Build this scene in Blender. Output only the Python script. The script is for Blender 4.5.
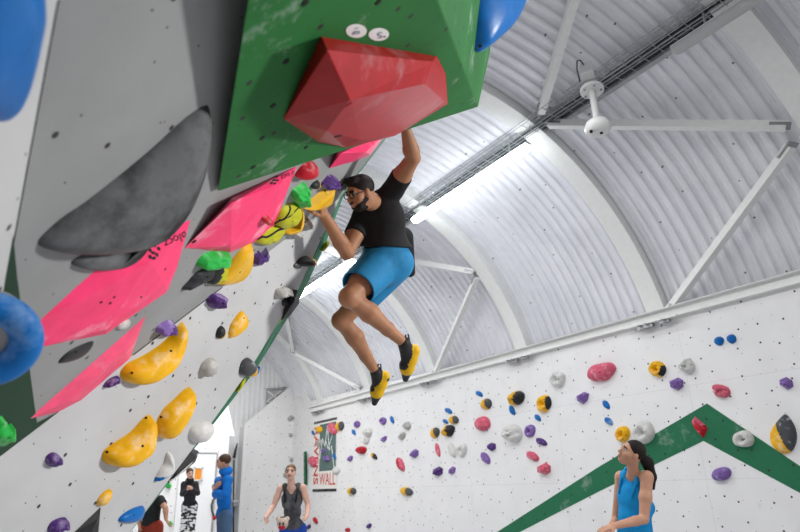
import bpy, bmesh, math, random
import numpy as np
from mathutils import Vector, Matrix
from mathutils.bvhtree import BVHTree
for o in list(bpy.data.objects): bpy.data.objects.remove(o)
SC = bpy.context.scene
COL = SC.collection
# ------------------------------------------------------------------ camera
FPX, PITCH, ROLL, YAW = 600.0, 0.351, 0.029, 0.579
CAM = Vector((0, 0, 1.25))
_f = Vector((math.sin(YAW)*math.cos(PITCH), math.cos(YAW)*math.cos(PITCH), math.sin(PITCH)))
_r0 = Vector((math.cos(YAW), -math.sin(YAW), 0)); _u0 = _r0.cross(_f)
RGT = _r0*math.cos(ROLL) - _u0*math.sin(ROLL)
UPV = _r0*math.sin(ROLL) + _u0*math.cos(ROLL)
FWD = _f
cd = bpy.data.cameras.new('camera'); cam = bpy.data.objects.new('camera', cd); COL.objects.link(cam)
m = Matrix((RGT, UPV, -FWD)).transposed().to_4x4(); m.translation = CAM
cam.matrix_world = m
cd.sensor_width = 36; cd.lens = FPX/800*36; cd.clip_start = .02; cd.clip_end = 200
cd.dof.use_dof = True; cd.dof.focus_distance = 3.7; cd.dof.aperture_fstop = 3.2
SC.camera = cam
# ------------------------------------------------------------------ world, exposure
W = bpy.data.worlds.new('world'); SC.world = W; W.use_nodes = True
W.node_tree.nodes['Background'].inputs[0].default_value = (.93, .96, 1, 1)
W.node_tree.nodes['Background'].inputs[1].default_value = 0.36
SC.view_settings.view_transform = 'Standard'; SC.view_settings.look = 'None'
SC.view_settings.gamma = 1; SC.view_settings.use_curve_mapping = False
SC.view_settings.exposure = 0.38
LAMP_STRENGTH = 19.0
# unseen hall lights: further ceiling lamps, and fill lights added for the far end
def unseen_hall_light(name, loc, size, power, rot=(0, 0, 0), spread=math.pi):
    l = bpy.data.lights.new(name, 'AREA'); l.shape = 'RECTANGLE'; l.size = size[0]; l.size_y = size[1]; l.energy = power
    l.color = (1, .985, .96); l.spread = spread
    o = bpy.data.objects.new(name, l); o.location = loc; o.rotation_euler = rot; COL.objects.link(o)
    o['label'] = 'unseen area light of the hall'; o['category'] = 'light'
    return o
unseen_hall_light('unseen_hall_light', (3.0, 3.4, 5.75), (.4, 6), 165, (0, 0, 0))
unseen_hall_light('unseen_hall_light', (3.0, 10.5, 5.75), (.4, 6), 165, (0, 0, 0))
unseen_hall_light('unseen_hall_light', (4.2, 15.2, 5.0), (2.5, .4), 115, (math.radians(14), 0, 0))  # added to brighten the gable, not a fixture of the hall
unseen_hall_light('unseen_hall_light', (1.6, 11.6, 4.2), (2.5, .4), 14, (math.radians(25), 0, 0))  # added to lift the back wall behind the people
# unseen light added to fill the overhang, on the right-hand side behind the photographer
for fl, ft in (((7.3, -2.0, 3.4), (-.2, 3.2, 2.0)),):
    d = Vector(ft)-Vector(fl)
    unseen_hall_light('overhang_fill_light', fl, (1.0, .6), 75, d.to_track_quat('-Z', 'Y').to_euler(), math.radians(75))
# ------------------------------------------------------------------ projection helpers
def ray(px, py):
    return RGT*((px-400)/FPX) + UPV*((266-py)/FPX) + FWD
def U(px, py, Z): return CAM + ray(px, py)*Z
class Plane:
    def __init__(s, n, d): s.n = n.normalized(); s.d = d      # n.p = d, n faces the room
    def at(s, px, py, h=0):
        v = ray(px, py); return CAM + v*((s.d + h - s.n.dot(CAM))/s.n.dot(v))
    def uv(s, p):
        a = Vector((0, 0, 1)).cross(s.n)
        a = a.normalized() if a.length > 1e-3 else Vector((1, 0, 0))
        b = s.n.cross(a); return (p.dot(a), p.dot(b))
def plane_inv(x0, y0, w0, al, be):      # plane whose 1/depth is w0 at (x0,y0) with slopes al, be
    g = w0 + al*(400-x0) + be*(266-y0)
    N = RGT*(al*FPX) + UPV*(-be*FPX) + FWD*g    # N.(p-CAM)=1
    n = -N.normalized(); return Plane(n, n.dot(CAM) - 1/N.length)
P2 = plane_inv(88, 85, .95, -.00199, -.00164)
P1 = plane_inv(0, 456, .517, -.001007, -.000344)
P3 = plane_inv(58, 0, .95+.00199*30+.00164*85, -.00199-.0016, -.00164-.0016*.184)
PW = Plane(Vector((-1, 0, 0)), -7.9)
GV = plane_inv(217, 192, .53, -.001568, -.002084)     # front face of the green volume
# ------------------------------------------------------------------ materials
def nodes(name):
    mt = bpy.data.materials.new(name); mt.use_nodes = True
    nt = mt.node_tree; return mt, nt, nt.nodes['Principled BSDF']
def mixc(nt, fac, a, b):
    x = nt.nodes.new('ShaderNodeMix'); x.data_type = 'RGBA'
    for sck, v in ((x.inputs[0], fac), (x.inputs[6], a), (x.inputs[7], b)):
        if hasattr(v, 'is_output'): nt.links.new(v, sck)
        elif isinstance(v, (tuple, list)): sck.default_value = (*v[:3], 1)
        else: sck.default_value = v
    return x.outputs[2]
def noise(nt, scale, detail=3, coord='Object', rough=.55, stretch=None):
    tc = nt.nodes.new('ShaderNodeTexCoord'); n = nt.nodes.new('ShaderNodeTexNoise')
    n.inputs['Scale'].default_value = scale; n.inputs['Detail'].default_value = detail; n.inputs['Roughness'].default_value = rough
    src = tc.outputs[coord]
    if stretch:
        mp = nt.nodes.new('ShaderNodeMapping'); mp.inputs['Scale'].default_value = stretch; nt.links.new(src, mp.inputs[0]); src = mp.outputs[0]
    nt.links.new(src, n.inputs['Vector']); return n.outputs[0]
def ramp(nt, src, lo, hi, a=0, b=1):
    r = nt.nodes.new('ShaderNodeMapRange'); r.clamp = True
    nt.links.new(src, r.inputs[0]); r.inputs[1].default_value = lo; r.inputs[2].default_value = hi
    r.inputs[3].default_value = a; r.inputs[4].default_value = b; return r.outputs[0]
def bump(nt, B, src, st, dist=.01):
    b = nt.nodes.new('ShaderNodeBump'); b.inputs['Strength'].default_value = st; b.inputs['Distance'].default_value = dist
    nt.links.new(src, b.inputs['Height']); nt.links.new(b.outputs[0], B.inputs['Normal'])
_mc = {}
def mat(name, c, rough=.6, chalk=0, chalkscale=6, metal=0, bumpy=0, bscale=60, var=.12, spec=.22, chalkcol=(.75, .75, .76)):
    if name in _mc: return _mc[name]
    mt, nt, B = nodes(name)
    n = noise(nt, 14, 4)
    col = mixc(nt, ramp(nt, n, .3, .7), [v*(1-var) for v in c], [min(1, v*(1+var)) for v in c])
    if chalk:
        n2 = noise(nt, chalkscale, 6, rough=.65)
        col = mixc(nt, ramp(nt, n2, .62-.25*chalk, .78-.2*chalk, 0, .85), col, chalkcol)
    nt.links.new(col, B.inputs['Base Color']); B.inputs['Roughness'].default_value = rough
    B.inputs['Metallic'].default_value = metal; B.inputs['Specular IOR Level'].default_value = spec
    if bumpy: bump(nt, B, noise(nt, bscale, 4), bumpy, .004)
    _mc[name] = mt; return mt
def dotwall(name, c, r1=.011, s1=4.2, r2=.006, s2=9, chalk=0, dirt=.1, seams=False, dark=(.03, .03, .03), cs=1.2):
    mt, nt, B = nodes(name); B.inputs['Specular IOR Level'].default_value = .2
    uvn = nt.nodes.new('ShaderNodeTexCoord')
    n = noise(nt, 2.2, 6, coord='UV')
    col = mixc(nt, ramp(nt, n, .35, .75), c, [v*(1-dirt) for v in c])
    if chalk:
        n2 = noise(nt, cs, 8, coord='UV', rough=.75)
        col = mixc(nt, ramp(nt, n2, .58, .8, 0, chalk), col, (.72, .74, .74))
    sm = noise(nt, 5, 5, coord='UV', rough=.7, stretch=(1, .35, 1))
    col = mixc(nt, ramp(nt, sm, .66, .8, 0, .35), col, [v*.45 for v in c])
    if seams:
        bt = nt.nodes.new('ShaderNodeTexBrick'); bt.offset = 0
        bt.inputs['Scale'].default_value = 1; bt.inputs['Mortar Size'].default_value = .0035; bt.inputs['Brick Width'].default_value = 2.44
        bt.inputs['Row Height'].default_value = 1.22; bt.inputs['Mortar Smooth'].default_value = 0
        nt.links.new(uvn.outputs['UV'], bt.inputs[0])
        col = mixc(nt, ramp(nt, bt.outputs['Fac'], 0, 1, 0, .2), col, (.2, .2, .2))
    for (r, s, rn) in ((r1, s1, .75), (r2, s2, 1.0), (r2*.8, s2*.37, 1.0)):
        v = nt.nodes.new('ShaderNodeTexVoronoi'); v.voronoi_dimensions = '2D'; v.inputs['Scale'].default_value = s; v.inputs['Randomness'].default_value = rn
        nt.links.new(uvn.outputs['UV'], v.inputs['Vector'])
        col = mixc(nt, ramp(nt, v.outputs['Distance'], r*s*.8, r*s*1.15, 1, 0), col, dark)
    nt.links.new(col, B.inputs['Base Color']); B.inputs['Roughness'].default_value = .72
    bump(nt, B, noise(nt, 90, 3, coord='UV'), .12, .003)
    return mt
M = {}
M['wall'] = dotwall('right_wall_paint', (.80, .80, .80), r1=.013, s1=3.3, r2=.005, s2=3.6, seams=True, dirt=.06)
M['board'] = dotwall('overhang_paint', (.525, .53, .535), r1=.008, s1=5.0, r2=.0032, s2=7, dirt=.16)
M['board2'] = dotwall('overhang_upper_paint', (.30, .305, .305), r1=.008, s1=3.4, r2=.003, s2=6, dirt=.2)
M['greenboard'] = dotwall('green_board_paint', (.018, .05, .028), r1=.006, s1=5, r2=.003, s2=8, chalk=.25)
M['greenband'] = dotwall('green_band_paint', (.022, .155, .075), r1=.014, s1=3.3, r2=.006, s2=4.5, chalk=.5, cs=2)
M['greenvol'] = dotwall('green_volume_paint', (.022, .15, .035), r1=.0095, s1=4.6, r2=.003, s2=7, chalk=.55, dirt=.3, cs=3.2)
M['pink'] = mat('pink_volume_paint', (1.0, .045, .17), .5, chalk=.2, chalkscale=5, chalkcol=(.9, .45, .55))
M['pinkpale'] = mat('dusty_pink_paint', (.85, .09, .19), .6, chalk=.5, chalkscale=5, chalkcol=(.75, .4, .47))
M['redvol'] = mat('red_volume_paint', (.36, .006, .010), .45, chalk=0.05, chalkscale=3.5, chalkcol=(.36, .20, .22))
M['yellow'] = mat('yellow_resin', (.80, .42, .005), .5, chalk=.3, chalkscale=7, bumpy=.3, chalkcol=(.72, .66, .5))
M['gold'] = mat('golden_resin', (.72, .40, .01), .5, chalk=.1, bumpy=.3)
M['lime'] = mat('lime_resin', (.44, .44, .015), .55, bumpy=.4, bscale=30)
M['green'] = mat('green_resin', (.02, .42, .06), .45, chalk=.25, chalkscale=12, bumpy=.5, bscale=40)
M['purple'] = mat('purple_resin', (.07, .025, .16), .5, chalk=.35, chalkscale=16, bumpy=.4, chalkcol=(.42, .36, .5))
M['lilac'] = mat('lilac_resin', (.20, .11, .36), .55, chalk=.4, chalkscale=14, bumpy=.4, chalkcol=(.5, .46, .6))
M['grey'] = mat('grey_resin', (.42, .41, .39), .7, chalk=.3, chalkscale=10, bumpy=.6, bscale=50)
M['white'] = mat('pale_resin', (.62, .62, .60), .65, chalk=.2, bumpy=.5, bscale=50)
M['dark'] = mat('charcoal_resin', (.022, .023, .026), .5, bumpy=.4, bscale=50)
M['slate'] = mat('slate_resin', (.07, .073, .08), .6, bumpy=.4, chalk=.2, chalkscale=12)
M['sloper'] = mat('chalky_black_resin', (.010, .010, .012), .6, chalk=.85, chalkscale=3.4, bumpy=.25, chalkcol=(.155, .16, .165))
M['black'] = mat('black_paint', (.018, .018, .02), .55)
M['red'] = mat('red_resin', (.45, .008, .02), .5, chalk=.15, bumpy=.3)
M['rose'] = mat('rose_resin', (.60, .10, .16), .6, chalk=.5, chalkscale=9, bumpy=.3, chalkcol=(.72, .42, .46))
M['blue'] = mat('blue_resin', (.003, .13, .43), .35, bumpy=.15)
M['bluechalk'] = mat('chalky_blue_resin', (.004, .13, .42), .5, chalk=.6, chalkscale=5, chalkcol=(.25, .42, .68))
M['whitepaint'] = mat('white_steel_paint', (.78, .79, .77), .5, var=.03)
M['steel'] = mat('steel', (.35, .36, .37), .35, metal=.9)
M['hole'] = mat('bolt_hole', (.012, .012, .012), .7)
M['orangeb'] = mat('orange_board', (.75, .27, .03), .6)
M['plastic'] = mat('white_plastic', (.72, .73, .72), .4, var=.02)
M['cable'] = mat('black_cable', (.04, .045, .05), .6)
M['galv'] = mat('galvanised_wire', (.42, .44, .45), .45, metal=.6)
M['floor'] = mat('floor_mat_vinyl', (.50, .50, .52), .6)
M['clad'] = mat('white_cladding', (.80, .81, .82), .5, var=.02)
M['ply'] = mat('plywood_edge', (.45, .32, .18), .7)
def emis(name, c, s):
    mt, nt, B = nodes(name); B.inputs['Emission Color'].default_value = (*c, 1); B.inputs['Emission Strength'].default_value = s
    B.inputs['Base Color'].default_value = (.8, .8, .8, 1); return mt
M['lamp'] = emis('lit_diffuser', (.93, .97, 1), LAMP_STRENGTH)
def sheetmat():
    mt, nt, B = nodes('corrugated_sheet')
    col = mixc(nt, ramp(nt, noise(nt, 1.3, 5), .3, .7), (.66, .67, .71), (.80, .81, .85))
    col = mixc(nt, ramp(nt, noise(nt, 9, 5, stretch=(1, 6, 1)), .62, .8, 0, .35), col, (.3, .3, .32))
    tc = nt.nodes.new('ShaderNodeTexCoord')
    v = nt.nodes.new('ShaderNodeTexVoronoi'); v.inputs['Scale'].default_value = 1.6; v.inputs['Randomness'].default_value = .6; v.voronoi_dimensions = '2D'
    nt.links.new(tc.outputs['UV'], v.inputs['Vector'])
    col = mixc(nt, ramp(nt, v.outputs['Distance'], .018, .026, 1, 0), col, (.12, .12, .12))
    nt.links.new(col, B.inputs['Base Color']); B.inputs['Roughness'].default_value = .42
    B.inputs['Metallic'].default_value = .0; B.inputs['Specular IOR Level'].default_value = .6; return mt
M['sheet'] = sheetmat()
# ------------------------------------------------------------------ object helpers
def obj(name, me_or_bm, mats=None, parent=None, smooth=False, loc=None):
    if isinstance(me_or_bm, bmesh.types.BMesh):
        me = bpy.data.meshes.new(name); me_or_bm.to_mesh(me); me_or_bm.free()
    else: me = me_or_bm
    if mats is not None:
        for x in (mats if isinstance(mats, (list, tuple)) else [mats]): me.materials.append(x)
    if smooth and len(me.polygons): me.polygons.foreach_set('use_smooth', [True]*len(me.polygons))
    o = bpy.data.objects.new(name, me); COL.objects.link(o)
    if parent is not None: o.parent = parent
    return o
def recenter(o, p):      # put the origin at world point p (object without parent or with parent at p)
    o.data.transform(Matrix.Translation(-p)); o.location = p
def tag(o, label, cat, group=None):
    o['label'] = label; o['category'] = cat
    if group: o['group'] = group
    return o
def thing(name, label, cat, loc=(0, 0, 0), group=None):
    o = bpy.data.objects.new(name, None); o.empty_display_size = .1; COL.objects.link(o); o.location = loc
    return tag(o, label, cat, group)
def settle(root):
    """children were built in world space; shift them into the root's space"""
    p = Vector(root.location)
    def go(o):
        for c in o.children:
            if c.type == 'MESH' and not c.get('_s'): c.data.transform(Matrix.Translation(-p)); c['_s'] = 1
            go(c)
    go(root)
    def cl(o):
        for c in o.children:
            if '_s' in c: del c['_s']
            cl(c)
    cl(root)
def bm_box(bm, c, half, R=None):
    c = Vector(c); vs = []
    for x in (-1, 1):
        for y in (-1, 1):
            for z in (-1, 1):
                v = Vector((x*half[0], y*half[1], z*half[2]))
                if R is not None: v = R @ v
                vs.append(bm.verts.new(c+v))
    for f in ((0,1,3,2),(4,6,7,5),(0,4,5,1),(2,3,7,6),(0,2,6,4),(1,5,7,3)): bm.faces.new([vs[i] for i in f])
    return vs
def frame_z(d):
    d = d.normalized(); a = Vector((0,0,1)) if abs(d.z) < .95 else Vector((1,0,0))
    x = a.cross(d).normalized(); y = d.cross(x); return Matrix((x, y, d)).transposed()
def bm_beam(bm, a, b, w, h):
    a, b = Vector(a), Vector(b); d = b-a
    bm_box(bm, (a+b)/2, (w/2, h/2, d.length/2), frame_z(d))
def bm_tube(bm, pts, r, n=8, cap=True):
    rings = []
    pts = [Vector(p) for p in pts]; rs = r if isinstance(r, (list, tuple)) else [r]*len(pts)
    R = None
    for i, p in enumerate(pts):
        d = (pts[min(i+1, len(pts)-1)] - pts[max(i-1, 0)])
        R2 = frame_z(d)
        if R is not None:   # keep twist small
            x = (R.col[0] - d.normalized()*R.col[0].dot(d.normalized())).normalized(); R2 = Matrix((x, d.normalized().cross(x), d.normalized())).transposed()
        R = R2
        rings.append([bm.verts.new(p + R @ Vector((math.cos(t)*rs[i], math.sin(t)*rs[i], 0))) for t in [2*math.pi*k/n for k in range(n)]])
    for a, b in zip(rings, rings[1:]):
        for k in range(n): bm.faces.new((a[k], a[(k+1) % n], b[(k+1) % n], b[k]))
    if cap: bm.faces.new(rings[0][::-1]); bm.faces.new(rings[-1])
def fix(bm): bmesh.ops.recalc_face_normals(bm, faces=bm.faces); return bm
def bevel(o, w, seg=2):
    b = o.modifiers.new('bevel', 'BEVEL'); b.width = w; b.segments = seg; b.limit_method = 'ANGLE'; return o
def facets(name, faces, mats, parent=None, thick=0):
    """faces: list of (Plane, [px pts], material index); UV in metres on each plane"""
    bm = bmesh.new(); uvl = bm.loops.layers.uv.new('UVMap')
    for pl, pts, mi in faces:
        ps = [p if isinstance(p, Vector) else pl.at(*p) for p in pts]
        f = bm.faces.new([bm.verts.new(p) for p in ps]); f.material_index = mi
        f.normal_update()
        if f.normal.dot(pl.n) < 0: f.normal_flip()
        for l in f.loops: l[uvl].uv = pl.uv(l.vert.co)
    bmesh.ops.remove_doubles(bm, verts=bm.verts, dist=.002)
    o = obj(name, bm, mats, parent)
    if thick:
        s = o.modifiers.new('solid', 'SOLIDIFY'); s.thickness = thick; s.offset = -1
    return o
def hull(name, pts, mats, parent=None, uv=False, bev=.004):
    bm = bmesh.new()
    for p in pts: bm.verts.new(p)
    r = bmesh.ops.convex_hull(bm, input=bm.verts)
    for v in [v for v in bm.verts if not v.link_faces]: bm.verts.remove(v)
    bmesh.ops.dissolve_limit(bm, angle_limit=.03, verts=bm.verts, edges=bm.edges)
    fix(bm)
    if uv:
        uvl = bm.loops.layers.uv.new('UVMap')
        for f in bm.faces:
            f.normal_update(); pl = Plane(f.normal.copy(), 0)
            for l in f.loops: l[uvl].uv = pl.uv(l.vert.co)
    o = obj(name, bm, mats, parent)
    if bev: bevel(o, bev, 2)
    return o
def bvh(o): return BVHTree.FromPolygons([v.co.copy() for v in o.data.vertices], [list(p.vertices) for p in o.data.polygons])
def hit(tree, px, py, off=.0015):
    d = ray(px, py).normalized(); h = tree.ray_cast(CAM, d)
    if h[0] is None: return None
    n = h[1] if h[1].dot(d) < 0 else -h[1]
    return h[0] + n*off
def decal(name, target, polys, mt, parent, off=.0015):
    """flat paint or stickers: polygons given in the picture, laid onto the target's own surface"""
    tr = bvh(target); bm = bmesh.new()
    for poly in polys:
        vs = [hit(tr, x, y, off) for x, y in poly]
        if any(v is None for v in vs): continue
        try: bm.faces.new([bm.verts.new(v) for v in vs])
        except ValueError: pass
    return obj(name, bm, mt, parent)
def textpolys(s, bold=0):
    c = bpy.data.curves.new('t', 'FONT'); c.body = s; c.size = 1; c.align_x = 'LEFT'; c.resolution_u = 3; c.offset = bold
    o = bpy.data.objects.new('t', c); COL.objects.link(o)
    me = bpy.data.meshes.new_from_object(o.evaluated_get(bpy.context.evaluated_depsgraph_get()))
    out = [[(me.vertices[i].co.x, me.vertices[i].co.y) for i in p.vertices] for p in me.polygons]
    w = max(v.co.x for v in me.vertices); h = max(v.co.y for v in me.vertices)
    bpy.data.objects.remove(o); bpy.data.curves.remove(c); bpy.data.meshes.remove(me)
    return out, w, h
def text_on(s, o, ux, vy, bold=0):   # o: origin, ux: full width vector, vy: cap height vector (any space)
    ps, w, h = textpolys(s, bold)
    return [[tuple(o[k] + ux[k]*x/w + vy[k]*y/h for k in range(len(o))) for x, y in p] for p in ps]
def struct(o): o['kind'] = 'structure'; return o
# ------------------------------------------------------------------ the hall
CX, CZ, RS, RR = 4.186, 1.077+1.25, 3.946, 4.10      # vault axis, rib soffit radius, sheet radius
Y0, SP = 5.04, 2.875
ZT = 3.36                                            # top of the right-hand climbing wall
def arc(a, R):      # a = angle from +X; past the crown the vault continues flatter
    if a <= math.pi/2: return (CX + R*math.cos(a), CZ + R*math.sin(a))
    b = a - math.pi/2; R2 = R*1.75
    return (CX - R2*math.sin(b), CZ + R - R2*(1-math.cos(b)))
def cyl(px, py, R=RS):
    v = ray(px, py); a = v.x**2+v.z**2; b = 2*(-CX*v.x + (CAM.z-CZ)*v.z); c = CX**2+(CAM.z-CZ)**2-R*R
    t = (-b+math.sqrt(max(0, b*b-4*a*c)))/(2*a); return CAM+v*t
YC = PW.at(292, 470).y        # corner where the right wall ends
YG = max(Y0+4*SP+.7, YC+.35)
def build_floor():
    bm = bmesh.new(); bm_box(bm, (2.5, 6, -.06), (9, 15, .06)); struct(obj('floor', bm, M['floor']))
build_floor()
def build_roof():
    per, y0, y1 = .165, -3.0, YG
    ny = int((y1-y0)/per*8); na = 72; a0, a1 = -.12, math.pi/2+1.25
    prof = [0, .15, .9, 1, 1, .9, .15, 0]
    V = []; F = []; UV = []
    for j in range(ny+1):
        y = y0+(y1-y0)*j/ny; d = .038*prof[j % 8]
        for i in range(na+1):
            a = a0+(a1-a0)*i/na; x, z = arc(a, RR+.02-d); V.append((x, y, z)); UV.append((y, a*RR))
    for j in range(ny):
        for i in range(na):
            k = j*(na+1)+i; F.append((k, k+1, k+na+2, k+na+1))
    me = bpy.data.meshes.new('ceiling'); me.from_pydata(V, [], F)
    uv = me.uv_layers.new(name='UVMap')
    for l in me.loops: uv.data[l.index].uv = UV[l.vertex_index]
    struct(obj('ceiling', me, M['sheet'], smooth=False))
build_roof()
def build_rib(k, y):
    bm = bmesh.new(); n = 48; a0, a1 = -.05, math.pi/2+1.25
    w = .30; rings = []
    for i in range(n+1):
        a = a0+(a1-a0)*i/n; xi, zi = arc(a, RS); xo, zo = arc(a, RR+.03)
        rings.append([bm.verts.new(p) for p in ((xi, y, zi), (xo, y, zo), (xo, y+w, zo), (xi, y+w, zi))])
    for p, q in zip(rings, rings[1:]):
        for j in range(4): bm.faces.new((p[j], p[(j+1) % 4], q[(j+1) % 4], q[j]))
    bm.faces.new(rings[0]); bm.faces.new(rings[-1]); fix(bm)
    o = obj('trim_%d' % (k+1), bm, M['whitepaint']); bevel(o, .006); struct(o)
for k in range(-2, 5): build_rib(k+2, Y0+k*SP)
def build_right_wall():
    pts = [Vector((7.9, -2, 0)), Vector((7.9, YC, 0)), Vector((7.9, YC, PW.at(292, 379).z)), PW.at(297, 381.5), PW.at(311, 401), Vector((7.9, -2, ZT-.02))]
    YE = PW.at(311, 470).y
    o = facets('wall_right', [(PW, pts, 0)], [M['wall']], thick=.05); struct(o)
    pp = Plane(PW.n, PW.d+.003)
    band = [(pp, [(497, 532), (600, 466), (707, 403.5), (703.5, 441), (600, 491), (520, 532), (440, 575), (430, 575)], 0),
            (pp, [(707, 403.5), (800, 466), (860, 506), (860, 528), (800, 493), (703.5, 441)], 0)]
    struct(facets('painted_chevron', band, [M['greenband']], o))
    # steel angle along the top of the wall, broken at the rib feet
    bm = bmesh.new()
    bm_box(bm, (7.86, (YE-2)/2, ZT+.13), (.05, (YE+2)/2, .07)); bm_box(bm, (7.78, (YE-2)/2, ZT+.19), (.05, (YE+2)/2, .006))
    l = obj('trim_20', bm, M['whitepaint']); struct(l); bevel(l, .004)
    bm = bmesh.new(); bm_box(bm, (7.93, (YE-2)/2, ZT+.04), (.02, (YE+2)/2, .05)); struct(obj('trim_21', bm, M['cable']))  # dark strip colours in the shaded gap under the steel angle
build_right_wall()
def bracket(y, lab):
    t = thing('rib_foot_bracket', lab, 'bracket', (7.8, y, ZT+.08), 'foot brackets of the roof arches')
    bm = bmesh.new(); bm_box(bm, (7.77, y, ZT+.05), (.03, .42, .012)); obj('plate', bm, M['whitepaint'], t)
    bm = bmesh.new(); bm_box(bm, (7.80, y+.12, ZT+.02), (.03, .13, .035)); bm_box(bm, (7.8, y-.2, ZT+.025), (.03, .08, .03)); obj('clamp', bm, M['steel'], t)
    for dy in (-.2, .08, .2):
        bm = bmesh.new(); bm_tube(bm, [(7.74, y+dy, ZT+.03), (7.72, y+dy, ZT+.03)], .018, 6); obj('bolt', bm, M['steel'], t)
    settle(t)
for k, lab in enumerate(('steel bracket on the wall top above the largest dusky red hold', 'steel bracket on the wall top under the second arch, above the yellow and charcoal holds',
    'steel bracket on the wall top under the third arch, just right of the climber\'s shoes', 'steel bracket on the wall top under the fourth arch, left below the climber\'s lower shoe', 'steel bracket at the far end of the wall top, above the poster')): bracket(Y0+k*SP+.15, lab)
def brace(p, q, lab, ext=(0, 0)):
    a, b = cyl(*p), cyl(*q); d = (b-a).normalized(); a -= d*ext[0]; b += d*ext[1]
    t = thing('roof_brace', lab, 'roof brace', a, 'steel braces under the roof')
    bm = bmesh.new(); bm_beam(bm, a, b, .10, .10); obj('bar', bm, M['whitepaint'], t)
    for e, s in ((a, 1), (b, -1)):
        bm = bmesh.new(); bm_box(bm, e+d*.06*s, (.075, .012, .11), frame_z(d)); obj('end_plate', bm, M['steel'], t)
    settle(t)
brace((668, 312), (791, 146), 'white steel brace rising to the upper right from the nearest arch foot on the wall')
brace((786, 126), (549, 124), 'long level white steel brace behind the hanging white wireless unit')
brace((541, 112), (573, 3), 'white steel brace running up from the cable tray past the blue hold', ext=(0, 1.2))
brace((434, 376), (477, 277), 'short white steel brace standing between two arches right of the climber\'s shoe')
brace((474, 272), (404, 260), 'white steel brace at the back of the climber\'s blue shorts')
brace((293, 352), (360, 388), 'white steel brace sloping down to the right behind the climber\'s shins')
brace((293, 352), (287, 318), 'short white steel brace beside the dark green edge of the overhanging wall')
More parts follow.
